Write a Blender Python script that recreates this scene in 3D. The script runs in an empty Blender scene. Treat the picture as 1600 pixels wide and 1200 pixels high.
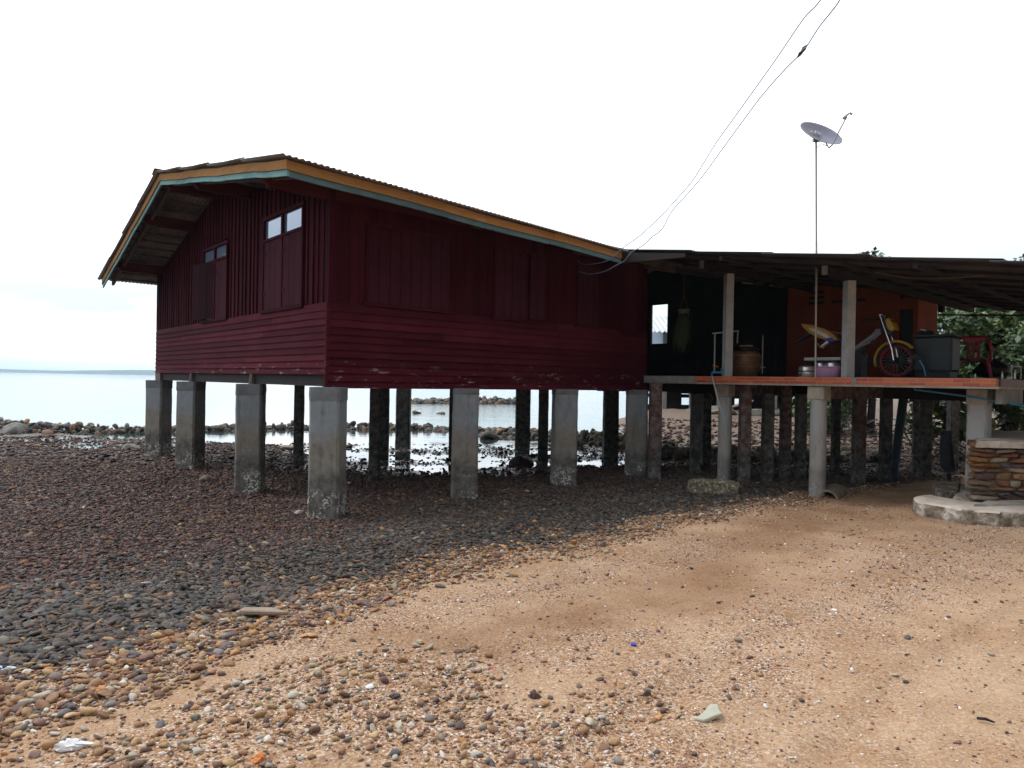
import bpy, math, random
import numpy as np
from mathutils import Vector, Matrix, noise as mnoise
random.seed(7); rng=np.random.default_rng(11)
scene=bpy.context.scene; COL=scene.collection
# ------------------------------------------------------------ camera maths (survey of the site)
F=1067.; ROLL=math.radians(1.05); PIT=math.radians(-0.23); TH=math.radians(41.1)
P0=(-2.44,9.0)
dR=(math.cos(TH),math.sin(TH)); dL=(-math.sin(TH),math.cos(TH))
def ray(px,py):
    x=(px-800)/F; y=(600-py)/F
    c,s=math.cos(ROLL),math.sin(ROLL); xr=c*x-s*y; yr=s*x+c*y
    cp,sp=math.cos(PIT),math.sin(PIT)
    return xr,cp-sp*yr,sp+cp*yr
def W(t,l,z=0.): return Vector((P0[0]+dR[0]*t+dL[0]*l,P0[1]+dR[1]*t+dL[1]*l,z))
def toH(X,Y):
    a,b=X-P0[0],Y-P0[1]; return a*dR[0]+b*dR[1],a*dL[0]+b*dL[1]
def at(px,py,Y):
    r=ray(px,py); k=Y/r[1]; return Vector((r[0]*k,Y,r[2]*k))
def ont(px,py,t=0.):
    num=t+P0[0]*dR[0]+P0[1]*dR[1]; r=ray(px,py); k=num/(r[0]*dR[0]+r[1]*dR[1])
    return toH(r[0]*k,r[1]*k)[1],r[2]*k
def onl(px,py,l=0.):
    num=l+P0[0]*dL[0]+P0[1]*dL[1]; r=ray(px,py); k=num/(r[0]*dL[0]+r[1]*dL[1])
    return toH(r[0]*k,r[1]*k)[0],r[2]*k
# ------------------------------------------------------------ terrain
TP=np.array([(0,-4,-1.5),(0,0,-1.57),(0,3,-1.6),(-3,3.5,-1.66),(3,4,-1.57),(-5,7,-1.77),(-2.4,9,-1.815),(0,7,-1.70),(0,10.4,-1.785),(1,11.9,-1.79),(2.4,13.2,-1.75),
(3,9,-1.68),(5.7,8.6,-1.63),(8,9,-1.56),(5,11,-1.75),(4,12.4,-1.765),(-4.2,11,-1.865),(-6,13.4,-1.815),(-8,15.2,-1.785),(-12,15,-1.85),(-9,11,-1.84),(-16,21,-1.965),(-10.5,18.5,-1.955),(-3.6,13.8,-1.93),
(-3,15.5,-1.985),(-2.8,18.3,-2.0),(0,20,-2.01),(2.4,17,-1.975),(0,14.5,-1.955),(-1,16.5,-1.985),(-1,18.5,-1.99),(-8,24,-2.2),(0,26,-2.1),(4,20,-1.93),(6,18,-1.89),(6,24,-1.86),(9,30,-1.6),(9,34,-1.25),(7,14,-1.80),(9.5,15,-1.86),
(10,20,-1.82),(14,12,-1.5),(15,20,-1.5),(16,35,-1.15),(24,24,-1.0),(22,45,-.9),(-20,23,-2.0),(-20,10,-1.8),(-10,4,-1.75),(-22,34,-3.2),(-10,40,-3.3),(0,36,-3.0),(5,40,-2.6),(0,60,-3.6),(8,60,-3.0),(-6,29,-2.9),(0,30,-2.5),(-16,27,-2.8),(-60,40,-4),(-40,60,-5),(40,60,-1),(50,10,-1),(-60,0,-3),(0,100,-5),(0,-60,-1)],dtype=float)
def vnoise(X,Y,s,seed=0):
    X=np.asarray(X,float)*s+seed*17.3; Y=np.asarray(Y,float)*s-seed*9.1
    xi=np.floor(X); yi=np.floor(Y); fx=X-xi; fy=Y-yi; fx=fx*fx*(3-2*fx); fy=fy*fy*(3-2*fy)
    def h(a,b):
        v=np.sin(a*127.1+b*311.7+seed*74.7)*43758.5453; return v-np.floor(v)
    return (h(xi,yi)*(1-fx)+h(xi+1,yi)*fx)*(1-fy)+(h(xi,yi+1)*(1-fx)+h(xi+1,yi+1)*fx)*fy
def terr(X,Y,rough=True):
    X=np.atleast_1d(np.asarray(X,float)); Y=np.atleast_1d(np.asarray(Y,float))
    num=np.zeros_like(X); den=np.zeros_like(X)
    for (a,b,c) in TP:
        d2=(X-a)**2+(Y-b)**2+.25; w=1/(d2**1.9); num+=w*c; den+=w
    z=num/den
    R=np.sqrt(X*X+Y*Y); far=np.clip((R-90)/100,0,1)
    z=z*(1-far)+far*np.where((Y>X*1.1)&(Y>0),-8.,-1.)
    if rough:
        k=np.clip((Y-11)/4,0,1)*np.clip((40-Y)/10,0,1)
        z=z+(vnoise(X,Y,14.,4)-.5)*.022*k+(vnoise(X,Y,6.,7)-.5)*.03*k+(vnoise(X,Y,.9,1)-.5)*(.025+.05*k)+(vnoise(X,Y,2.7,2)-.5)*(.014+.04*k)+(vnoise(X,Y,8.,3)-.5)*.010*(1-k)
    for P_,wd,dp in RUTS:
        d=dpoly(P_,X,Y)+(vnoise(X,Y,2.,71)-.5)*.05; q=(d/wd)**2; z=z-dp*np.exp(-q)+dp*.6*np.exp(-((d-wd*1.9)/(wd*.7))**2)
    return z
RUTS=[]
def g1(x,y): return float(terr(x,y)[0])
def ong(px,py):
    r=ray(px,py); ks=np.geomspace(1.2,90,900); d=terr(ks*r[0],ks*r[1])-ks*r[2]; i=int(np.argmax(d>0)) or len(ks)-1
    a,b=d[i-1],d[i]; k=ks[i-1]+(ks[i]-ks[i-1])*(-a/(b-a) if b!=a else 0); return Vector((r[0]*k,r[1]*k,k*r[2]))
WATER=-1.985
# ------------------------------------------------------------ mesh builder
class MB:
    def __init__(s): s.v=[];s.f=[]
    def add(s,vs,fs):
        n=len(s.v); s.v+= [tuple(v) for v in vs]; s.f+=[tuple(i+n for i in f) for f in fs]; return s
    def box(s,a,b):
        x0,y0,z0=a;x1,y1,z1=b
        return s.add([(x0,y0,z0),(x1,y0,z0),(x1,y1,z0),(x0,y1,z0),(x0,y0,z1),(x1,y0,z1),(x1,y1,z1),(x0,y1,z1)],
        [(0,3,2,1),(4,5,6,7),(0,1,5,4),(1,2,6,5),(2,3,7,6),(3,0,4,7)])
    def bar(s,p,q,w,h=None,up=(0,0,1)):
        h=h or w; p=Vector(p);q=Vector(q); d=(q-p).normalized(); u=Vector(up)
        if abs(d.dot(u))>.98: u=Vector((1,0,0))
        a=d.cross(u).normalized()*w/2; b=a.cross(d).normalized()*h/2
        vs=[p-a-b,p+a-b,p+a+b,p-a+b,q-a-b,q+a-b,q+a+b,q-a+b]
        return s.add(vs,[(0,1,2,3),(7,6,5,4),(0,4,5,1),(1,5,6,2),(2,6,7,3),(3,7,4,0)])
    def tube(s,pts,r,n=8,cap=True):
        pts=[Vector(p) for p in pts]; rs=r if isinstance(r,(list,tuple)) else [r]*len(pts); base=len(s.v); fr=None
        for i,p in enumerate(pts):
            d=(pts[min(i+1,len(pts)-1)]-pts[max(i-1,0)]).normalized()
            if fr is None:
                u=Vector((0,0,1)) if abs(d.z)<.9 else Vector((1,0,0)); a=d.cross(u).normalized()
            else: a=(fr-d*fr.dot(d)).normalized()
            fr=a; b=d.cross(a)
            for k in range(n):
                th=2*math.pi*k/n; s.v.append(tuple(p+(a*math.cos(th)+b*math.sin(th))*rs[i]))
        for i in range(len(pts)-1):
            for k in range(n):
                k2=(k+1)%n; s.f.append((base+i*n+k,base+i*n+k2,base+(i+1)*n+k2,base+(i+1)*n+k))
        if cap:
            s.f.append(tuple(base+k for k in range(n))[::-1]); s.f.append(tuple(base+(len(pts)-1)*n+k for k in range(n)))
        return s
    def prism(s,poly,ax,a,b):
        # poly 2D in the other two axes (ax=0: (l,z); ax=2: (x,y)); extruded from a to b
        def mk(p,c): return (c,p[0],p[1]) if ax==0 else ((p[0],c,p[1]) if ax==1 else (p[0],p[1],c))
        n=len(poly); return s.add([mk(p,a) for p in poly]+[mk(p,b) for p in poly],
          [tuple(range(n))[::-1],tuple(range(n,2*n))]+[(i,(i+1)%n,n+(i+1)%n,n+i) for i in range(n)])
    def lathe(s,prof,c=(0,0,0),n=20,M=None):
        base=len(s.v)
        for (r,z) in prof:
            for k in range(n):
                th=2*math.pi*k/n; v=Vector((r*math.cos(th),r*math.sin(th),z))
                if M is not None: v=M@v
                s.v.append(tuple(v+Vector(c)))
        for i in range(len(prof)-1):
            for k in range(n):
                k2=(k+1)%n; s.f.append((base+i*n+k,base+i*n+k2,base+(i+1)*n+k2,base+(i+1)*n+k))
        s.f.append(tuple(base+k for k in range(n))[::-1]); s.f.append(tuple(base+(len(prof)-1)*n+k for k in range(n)))
        return s
    def torus(s,c,R,r,ax,n=28,m=8,sq=1.):
        base=len(s.v); c=Vector(c); ax=Vector(ax).normalized(); u=ax.orthogonal().normalized(); w=ax.cross(u)
        for i in range(n):
            a=2*math.pi*i/n; d=u*math.cos(a)+w*math.sin(a)
            for j in range(m):
                b=2*math.pi*j/m; s.v.append(tuple(c+d*(R+r*math.cos(b))+ax*(r*sq*math.sin(b))))
        for i in range(n):
            for j in range(m):
                s.f.append((base+i*m+j,base+((i+1)%n)*m+j,base+((i+1)%n)*m+(j+1)%m,base+i*m+(j+1)%m))
        return s
def link(o): COL.objects.link(o); return o
def thing(name,label,cat,loc,rotz=0.,group=None,kind=None):
    o=link(bpy.data.objects.new(name,None)); o.location=loc; o.rotation_euler=(0,0,rotz); o.empty_display_size=.2
    o['label']=label; o['category']=cat; o['_org']=list(loc); o['_rz']=rotz
    if group:o['group']=group
    return o
def tag(o,label,cat=None,group=None,kind=None):
    if label:o['label']=label
    if cat:o['category']=cat
    if group:o['group']=group
    if kind:o['kind']=kind
    return o
def obj(name,mb,mats,parent=None,frame='L',smooth=False,bevel=0,root=None,org=None):
    """frame 'L': verts local to root; 'H': verts in house frame (t,l,z); 'W': world"""
    me=bpy.data.meshes.new(name); vs=mb.v
    rt=root or parent
    while rt is not None and rt.parent is not None: rt=rt.parent
    if frame=='H': vs=[W(*v) for v in vs]
    elif frame!='W': vs=[Vector(v) for v in vs]
    else: vs=[Vector(v) for v in vs]
    loc=None
    if frame in 'HW':
        if rt is not None:
            Mi=Matrix.Translation(Vector(rt['_org']))@Matrix.Rotation(rt['_rz'],4,'Z'); Mi=Mi.inverted(); vs=[Mi@v for v in vs]
        else:
            loc=Vector(org) if org else Vector((sum(v.x for v in vs)/len(vs),sum(v.y for v in vs)/len(vs),min(v.z for v in vs))); vs=[v-loc for v in vs]
    me.from_pydata([tuple(v) for v in vs],[],mb.f); 
    ms=mats if isinstance(mats,(list,tuple)) else [mats]
    for m in ms: me.materials.append(m)
    if smooth: me.polygons.foreach_set('use_smooth',[True]*len(me.polygons))
    me.update(); o=link(bpy.data.objects.new(name,me))
    if loc is not None:o.location=loc
    if parent is not None:o.parent=parent
    if bevel:
        b=o.modifiers.new('bevel','BEVEL'); b.width=bevel; b.segments=1; b.limit_method='ANGLE'
    if smooth:
        try: me.set_sharp_from_angle(angle=math.radians(42))
        except Exception: pass
    return o
def npmesh(name,V,Fc,mats,cols=None,smooth=True,loc=(0,0,0),k=3):
    me=bpy.data.meshes.new(name); me.vertices.add(len(V)); me.vertices.foreach_set('co',np.asarray(V,np.float32).ravel())
    n=len(Fc); me.loops.add(n*k); me.loops.foreach_set('vertex_index',np.asarray(Fc,np.int32).ravel())
    me.polygons.add(n); me.polygons.foreach_set('loop_start',np.arange(0,n*k,k,dtype=np.int32))
    try: me.polygons.foreach_set('loop_total',np.full(n,k,np.int32))
    except Exception: pass
    me.polygons.foreach_set('use_smooth',np.full(n,smooth,bool))
    if cols is not None:
        at_=me.color_attributes.new('Col','FLOAT_COLOR','POINT'); c=np.ones((len(V),4),np.float32); c[:,:cols.shape[1]]=cols; at_.data.foreach_set('color',c.ravel())
    for m in (mats if isinstance(mats,(list,tuple)) else [mats]): me.materials.append(m)
    me.update(calc_edges=True); me.validate(); o=link(bpy.data.objects.new(name,me)); o.location=loc; return o
# ------------------------------------------------------------ materials
class NT:
    def __init__(s,name):
        s.m=bpy.data.materials.new(name); s.m.use_nodes=True; s.t=s.m.node_tree; s.t.nodes.clear()
        s.out=s.n('ShaderNodeOutputMaterial'); s.b=s.n('ShaderNodeBsdfPrincipled'); s.L(s.b.outputs[0],s.out.inputs[0])
    def n(s,ty,**k):
        x=s.t.nodes.new(ty)
        for a,v in k.items(): setattr(x,a,v)
        return x
    def L(s,a,b): s.t.links.new(a,b)
    def coord(s,kind='Object',scale=(1,1,1)):
        if kind=='World': src=s.n('ShaderNodeNewGeometry').outputs['Position']
        else: src=s.n('ShaderNodeTexCoord').outputs[kind]
        mp=s.n('ShaderNodeMapping'); mp.inputs['Scale'].default_value=scale; s.L(src,mp.inputs[0]); return mp.outputs[0]
    def noise(s,co,scale,detail=4,rough=.6,dist=0):
        x=s.n('ShaderNodeTexNoise'); x.inputs['Scale'].default_value=scale; x.inputs['Detail'].default_value=detail; x.inputs['Roughness'].default_value=rough; x.inputs['Distortion'].default_value=dist
        s.L(co,x.inputs['Vector']); return x.outputs['Fac']
    def ramp(s,fac,stops):
        x=s.n('ShaderNodeValToRGB'); e=x.color_ramp.elements
        while len(e)<len(stops): e.new(.5)
        for i,(p,c) in enumerate(stops):
            e[i].position=p; e[i].color=(*c,1) if len(c)==3 else c
        s.L(fac,x.inputs[0]); return x.outputs[0]
    def mix(s,f,a,b,mode='MIX'):
        x=s.n('ShaderNodeMix',data_type='RGBA',blend_type=mode)
        for i,v in ((0,f),(6,a),(7,b)):
            if isinstance(v,(int,float)): x.inputs[i].default_value=v
            elif isinstance(v,tuple): x.inputs[i].default_value=(*v,1)
            else: s.L(v,x.inputs[i])
        return x.outputs[2]
    def math(s,op,a,b=0.,c=None):
        x=s.n('ShaderNodeMath',operation=op)
        for i,v in enumerate((a,b,c)):
            if v is None: continue
            if isinstance(v,(int,float)): x.inputs[i].default_value=v
            else: s.L(v,x.inputs[i])
        return x.outputs[0]
    def bump(s,h,strength=.3,dist=.01):
        x=s.n('ShaderNodeBump'); x.inputs['Strength'].default_value=strength; x.inputs['Distance'].default_value=dist; s.L(h,x.inputs['Height']); s.L(x.outputs[0],s.b.inputs['Normal']); return x
    def base(s,c): 
        if isinstance(c,tuple): s.b.inputs['Base Color'].default_value=(*c,1)
        else: s.L(c,s.b.inputs['Base Color'])
    def set(s,**k):
        for a,v in k.items():
            i=s.b.inputs[{'rough':'Roughness','metal':'Metallic','spec':'Specular IOR Level','coat':'Coat Weight'}[a]]
            if isinstance(v,(int,float)): i.default_value=v
            else: s.L(v,i)
def simple(name,c1,c2=None,scale=6,rough=.6,bump=.2,bscale=40,stretch=(1,1,1),metal=0,spec=.3,kind='Object'):
    m=NT(name); co=m.coord(kind,stretch); c2=c2 or tuple(x*.7 for x in c1)
    f=m.noise(co,scale,5,.65); m.base(m.ramp(f,[(.3,c2),(.7,c1)]))
    if bump: m.bump(m.noise(co,bscale,3),bump,.004)
    m.set(rough=rough,metal=metal,spec=spec); return m.m
def paintwood(name,c,dark,fade,zworld=None,stretch=(8,8,.6),wear=.0,rough=.55):
    m=NT(name); co=m.coord('Object',stretch); big=m.coord('Object',(1,1,1))
    f=m.noise(co,3,6,.7); col=m.ramp(f,[(.25,dark),(.55,c),(.85,fade)])
    g=m.noise(big,.9,4,.6); col=m.mix(m.ramp(g,[(.35,(0,0,0)),(.7,(1,1,1))]),col,m.mix(.55,col,fade))
    oi=m.n('ShaderNodeNewGeometry'); rv=m.n('ShaderNodeMapRange'); m.L(oi.outputs['Random Per Island'],rv.inputs[0]); rv.inputs[3].default_value=.72; rv.inputs[4].default_value=1.25
    cx=m.n('ShaderNodeVectorMath',operation='SCALE'); m.L(col,cx.inputs[0]); m.L(rv.outputs[0],cx.inputs['Scale']); col=cx.outputs[0]
    st_=m.noise(m.coord('Object',(3.5,3.5,.45)),2.2,5,.7); col=m.mix(m.ramp(st_,[(.56,(0,0,0)),(.74,(.55,.55,.55))]),col,m.mix(.6,col,tuple(x*.35+.012 for x in dark)))
    if wear:
        w=m.noise(m.coord('Object',(2,2,7)),1.6,6,.75); wm=m.ramp(w,[(.58,(0,0,0)),(.66,(1,1,1))])
        if zworld is not None:
            sep=m.n('ShaderNodeSeparateXYZ'); m.L(m.coord('World'),sep.inputs[0]); zz=m.n('ShaderNodeMapRange'); m.L(sep.outputs[2],zz.inputs[0]); zz.inputs[1].default_value=zworld[0]; zz.inputs[2].default_value=zworld[1]; zz.inputs[3].default_value=1; zz.inputs[4].default_value=0
            wm=m.math('MULTIPLY',wm,zz.outputs[0])
        col=m.mix(m.math('MULTIPLY',wm,wear),col,(.42,.36,.35))
    m.base(col); m.bump(m.noise(co,14,5,.7),.35,.004); m.set(rough=.8,spec=.05); return m.m
M={}
M['red']=paintwood('red_paint',(.068,.0095,.018),(.04,.006,.011),(.10,.02,.032),wear=.8,zworld=(.02,.3),stretch=(.7,.7,9))
M['redv']=paintwood('red_paint_vertical',(.044,.006,.012),(.025,.004,.008),(.064,.012,.020),stretch=(8,8,.5))
M['shut']=paintwood('faded_shutter_paint',(.048,.011,.020),(.032,.007,.013),(.068,.019,.030),stretch=(10,10,.5))
M['redd']=paintwood('dark_red_beam',(.07,.014,.016),(.035,.008,.01),(.10,.03,.03),stretch=(.6,6,6))
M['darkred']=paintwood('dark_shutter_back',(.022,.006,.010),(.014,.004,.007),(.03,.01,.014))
M['orange']=paintwood('ochre_fascia',(.33,.165,.055),(.22,.105,.038),(.40,.23,.10),stretch=(.8,.8,6),wear=.5,zworld=(4.,5.))
M['teal']=paintwood('teal_fascia',(.17,.33,.33),(.085,.14,.15),(.26,.44,.43),stretch=(1.0,1.0,7))
M['tealw']=paintwood('weathered_teal_fascia',(.085,.14,.165),(.045,.055,.075),(.14,.25,.27),stretch=(1.2,1.2,9))
M['rawwood']=simple('grey_raw_timber',(.16,.13,.11),(.07,.055,.05),3,.8,.4,30,(1,1,1))
M['dark']=simple('dark_timber',(.028,.02,.02),(.014,.011,.012),4,.8,.3,30)
M['sheet']=simple('fibre_cement_sheet',(.33,.29,.27),(.16,.14,.13),1.6,.85,.3,40,(1,.3,1))
M['glass']=(lambda m:(m.base((.18,.25,.36)),m.set(rough=.06,spec=.9,metal=.35),m.m)[2])(NT('sky_tinted_glass'))  # blue base colour paints in the sky reflected by the panes
def pillar_mat(name,top,mid,low,barn=.5,z1=-.75,z2=-1.35):
    m=NT(name); co=m.coord('World'); st=m.coord('World',(5,5,.7)); sep=m.n('ShaderNodeSeparateXYZ'); m.L(co,sep.inputs[0])
    nz=m.math('ADD',sep.outputs[2],m.math('MULTIPLY',m.math('SUBTRACT',m.noise(m.coord('World',(2.5,2.5,.8)),1.5,4),.5),.5))
    r=m.n('ShaderNodeMapRange'); m.L(nz,r.inputs[0]); r.inputs[1].default_value=-1.9; r.inputs[2].default_value=0.
    g=lambda z:(z+1.9)/1.9
    col=m.ramp(r.outputs[0],[(0,low),(g(z2),low),(g(z2)+.09,mid),(g(z1)-.07,mid),(g(z1)+.08,top),(1,top)])
    stn=m.noise(st,2.2,5,.7); col=m.mix(m.ramp(stn,[(.52,(0,0,0)),(.70,(.8,.8,.8))]),col,m.mix(.62,col,(.04,.037,.035)))
    col=m.mix(m.ramp(m.noise(co,9,5,.7),[(.4,(0,0,0)),(.75,(.55,.55,.55))]),col,(.36,.36,.35))
    v=m.n('ShaderNodeTexVoronoi'); v.inputs['Scale'].default_value=34; m.L(co,v.inputs['Vector'])
    bn=m.ramp(v.outputs['Distance'],[(.40,(1,1,1)),(.55,(0,0,0))])
    zr=m.n('ShaderNodeMapRange'); m.L(nz,zr.inputs[0]); zr.inputs[1].default_value=-1.45; zr.inputs[2].default_value=-1.60
    pt=m.ramp(m.noise(co,5,3),[(.46,(0,0,0)),(.52,(1,1,1))])
    bf=m.math('MULTIPLY',m.math('MULTIPLY',m.math('MULTIPLY',bn,zr.outputs[0]),pt),barn)
    col=m.mix(bf,col,(.62,.61,.56)); m.base(col)
    h=m.math('ADD',m.noise(co,30,5,.7),m.math('MULTIPLY',bf,1.5)); m.bump(h,.6,.012); m.set(rough=.85,spec=.25); return m.m
M['conc']=pillar_mat('tide_stained_concrete',(.235,.265,.29),(.225,.205,.17),(.105,.094,.083),1.)
M['cap']=simple('rough_cap_concrete',(.30,.30,.29),(.16,.165,.165),5,.9,.6,30,kind='World')
M['cap2']=simple('grey_cap_concrete',(.22,.235,.25),(.13,.14,.145),4,.9,.5,30,kind='World')
M['conc2']=pillar_mat('porch_concrete',(.37,.38,.39),(.37,.355,.33),(.24,.225,.21),.35)
M['inner']=pillar_mat('shade_painted_concrete',(.085,.082,.08),(.06,.055,.05),(.035,.032,.03),.15)  # concrete coloured near-black to stand in for the shade under the floors
M['brickcol']=pillar_mat('reddish_pillar',(.10,.05,.04),(.085,.045,.035),(.05,.038,.033),.2)
M['palecap']=(lambda:simple('stained_pale_concrete',(.46,.42,.36),(.25,.22,.19),5,.9,.5,26,kind='World'))()
M['post']=simple('post_concrete',(.46,.48,.49),(.31,.33,.34),7,.85,.3,40)
def tilemat():
    m=NT('orange_brick_tile'); co=m.coord('Object'); mp=m.n('ShaderNodeSeparateXYZ'); m.L(co,mp.inputs[0]); cb=m.n('ShaderNodeCombineXYZ'); m.L(mp.outputs[1],cb.inputs[0]); m.L(mp.outputs[2],cb.inputs[1])
    b=m.n('ShaderNodeTexBrick'); m.L(cb.outputs[0],b.inputs[0]); b.inputs['Color1'].default_value=(.50,.13,.045,1); b.inputs['Color2'].default_value=(.30,.05,.028,1); b.inputs['Mortar'].default_value=(.48,.22,.12,1)
    b.inputs['Scale'].default_value=1; b.inputs['Brick Width'].default_value=.22; b.inputs['Row Height'].default_value=.055; b.inputs['Mortar Size'].default_value=.004
    m.base(b.outputs[0]); m.set(rough=.4); return m.m
M['tile']=tilemat()
M['orwall']=simple('orange_render',(.25,.058,.026),(.19,.042,.02),1.5,.8,.2,20)
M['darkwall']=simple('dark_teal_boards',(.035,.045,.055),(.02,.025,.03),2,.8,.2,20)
M['maroon']=simple('maroon_tile',(.12,.025,.022),(.08,.018,.016),6,.5,.1)
def col(name,c,rough=.5,metal=0,c2=None,bump=.1): return simple(name,c,c2 or tuple(x*.75 for x in c),9,rough,bump,60,metal=metal)
M['steel']=col('galvanised_steel',(.42,.40,.38),.45,.5)
M['alu']=col('aluminium',(.6,.6,.62),.3,.8)
M['pink']=col('lilac_plastic',(.55,.32,.55),.35)
M['redpl']=col('red_plastic',(.25,.012,.035),.35)
M['pvc']=col('white_pvc',(.42,.44,.44),.5); M['bluepvc']=col('blue_pvc',(.05,.28,.48),.4)
M['jar']=(lambda:simple('brown_glazed_clay',(.20,.11,.06),(.08,.045,.03),16,.35,.9,38))()
M['jarband']=col('ochre_glaze',(.30,.16,.06),.4); M['black']=col('black_plastic',(.015,.016,.02),.5); M['grey']=col('grey_plastic_tank',(.045,.058,.07),.5)
M['yellow']=col('yellow_fairing',(.42,.25,.02),.3); M['violet']=col('violet_fairing',(.07,.03,.35),.3); M['white']=col('white_decal',(.6,.6,.6),.4)
M['rimred']=col('magenta_rim',(.55,.03,.09),.3); M['rubber']=col('tyre_rubber',(.02,.02,.022),.7); M['frame']=col('grey_frame_paint',(.27,.29,.32),.4,.3); M['chrome']=col('chrome',(.65,.66,.68),.2,.9)
M['seat']=col('dark_red_seat',(.16,.02,.03),.4)
M['wire']=col('blue_grey_cable',(.16,.25,.38),.5); M['cord']=col('yellowish_cord',(.22,.17,.07),.7)
M['bag']=col('white_plastic_bag',(.75,.75,.76),.4); M['bluebag']=col('pale_blue_scrap',(.55,.66,.85),.4); M['bark']=col('driftwood_grey',(.36,.29,.22),.8,0,(.22,.17,.13),.5)
M['palestone']=col('pale_flat_stone',(.46,.46,.36),.8); M['orstone']=col('bright_orange_stone',(.60,.20,.05),.7); M['blue']=col('blue_cap',(.03,.06,.4),.4); M['pinkbit']=col('coral_scrap',(.75,.12,.12),.5)
M['lime']=(lambda:simple('whitewashed_cement',(.66,.60,.53),(.40,.33,.27),4,.9,.5,30,kind='World'))()
M['dishm']=(lambda:simple('weathered_dish_paint',(.27,.26,.31),(.15,.17,.24),3,.5,.05,30))()
M['dirtylime']=(lambda m:(m.base(m.ramp(m.noise(m.coord('World'),7,6,.7),[(.38,(.10,.08,.055)),(.52,(.26,.21,.16)),(.66,(.60,.58,.54))])),m.bump(m.noise(m.coord('World'),26,5,.7),.8,.02),m.set(rough=.9),m.m)[3])(NT('barnacled_kerb_concrete'))
M['shellblock']=(lambda m:(m.base(m.ramp(m.noise(m.coord('World'),22,6,.8),[(.4,(.09,.08,.045)),(.52,(.22,.19,.12)),(.62,(.62,.59,.48))])),m.bump(m.noise(m.coord('World'),40,5,.8),1,.03),m.set(rough=.9),m.m)[3])(NT('oyster_crusted_concrete'))
def vcol(name,rough=.6,var=.35,bump=.4,scale=18,spec=.35,emis=False):
    m=NT(name); a=m.n('ShaderNodeVertexColor',layer_name='Col'); co=m.coord('World'); f=m.noise(co,scale,5,.7)
    c=m.mix(var,a.outputs[0],m.ramp(f,[(.3,(.35,.35,.35)),(.7,(1.5,1.5,1.5))]),'MULTIPLY'); m.base(c); m.bump(m.noise(co,scale*4,3),bump,.004); m.set(rough=rough,spec=spec); return m
M['stone']=vcol('shingle_stone',.75,.45,.4,30).m
M['wet']=vcol('wet_stone',.66,.5,.4,30,.2).m
M['rock']=vcol('breakwater_rock',.8,.7,.8,6,.3).m
M['leaf']=vcol('leaf',.45,.2,.0,8,.4).m
M['mason']=vcol('masonry_stone',.8,.6,.8,14,.3).m
# ground
def groundmat():
    m=NT('beach_ground'); a=m.n('ShaderNodeVertexColor',layer_name='Col'); sp=m.n('ShaderNodeSeparateColor'); m.L(a.outputs[0],sp.inputs[0])
    co=m.coord('World'); dark,grit,mud=sp.outputs[0],sp.outputs[1],sp.outputs[2]
    n1=m.noise(co,1.3,5,.6); n2=m.noise(co,60,4,.75); n3=m.noise(co,9,4,.6)
    sand=m.ramp(n2,[(.25,(.27,.17,.10)),(.5,(.44,.30,.19)),(.8,(.56,.405,.275))])
    sand=m.mix(m.ramp(n1,[(.38,(0,0,0)),(.62,(1,1,1))]),sand,m.mix(1.,sand,(.70,.60,.50),'MULTIPLY'))
    sand=m.mix(a.outputs[1],sand,m.mix(1.,sand,(.56,.46,.38),'MULTIPLY'))
    v=m.n('ShaderNodeTexVoronoi'); v.inputs['Scale'].default_value=95; v.inputs['Randomness'].default_value=1; m.L(co,v.inputs['Vector'])
    gc=m.n('ShaderNodeSeparateColor'); m.L(v.outputs['Color'],gc.inputs[0])
    gcol=m.ramp(gc.outputs[0],[(0,(.12,.06,.045)),(.3,(.27,.14,.075)),(.55,(.40,.25,.14)),(.8,(.48,.34,.23)),(.9,(.66,.58,.50)),(1,(.2,.16,.16))])
    c=m.mix(m.math('MULTIPLY',grit,1.),sand,gcol)
    v2=m.n('ShaderNodeTexVoronoi'); v2.inputs['Scale'].default_value=26; m.L(co,v2.inputs['Vector']); sc=m.n('ShaderNodeSeparateColor'); m.L(v2.outputs['Color'],sc.inputs[0])
    dk=m.ramp(sc.outputs[0],[(0,(.03,.026,.026)),(.4,(.06,.045,.04)),(.8,(.09,.06,.045)),(1,(.15,.09,.06))])
    c=m.mix(dark,c,dk)
    md=m.ramp(n3,[(.3,(.07,.058,.05)),(.7,(.155,.125,.10))]); c=m.mix(mud,c,md)
    m.base(c)
    r=m.math('MULTIPLY_ADD',dark,-.25,.9); sz=m.n('ShaderNodeSeparateXYZ'); m.L(co,sz.inputs[0]); wz_=m.n('ShaderNodeMapRange'); m.L(sz.outputs[2],wz_.inputs[0]); wz_.inputs[1].default_value=-1.88; wz_.inputs[2].default_value=-1.97
    r=m.math('MULTIPLY_ADD',m.math('MULTIPLY',mud,wz_.outputs[0]),-.5,r); m.set(rough=r,spec=.25)
    h=m.math('ADD',m.noise(co,22,6,.7),m.math('MULTIPLY',v.outputs['Distance'],m.math('MULTIPLY',grit,.8))); h=m.math('ADD',h,m.math('MULTIPLY',v2.outputs['Distance'],dark)); m.bump(h,.55,.02); return m.m
M['ground']=groundmat()
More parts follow.
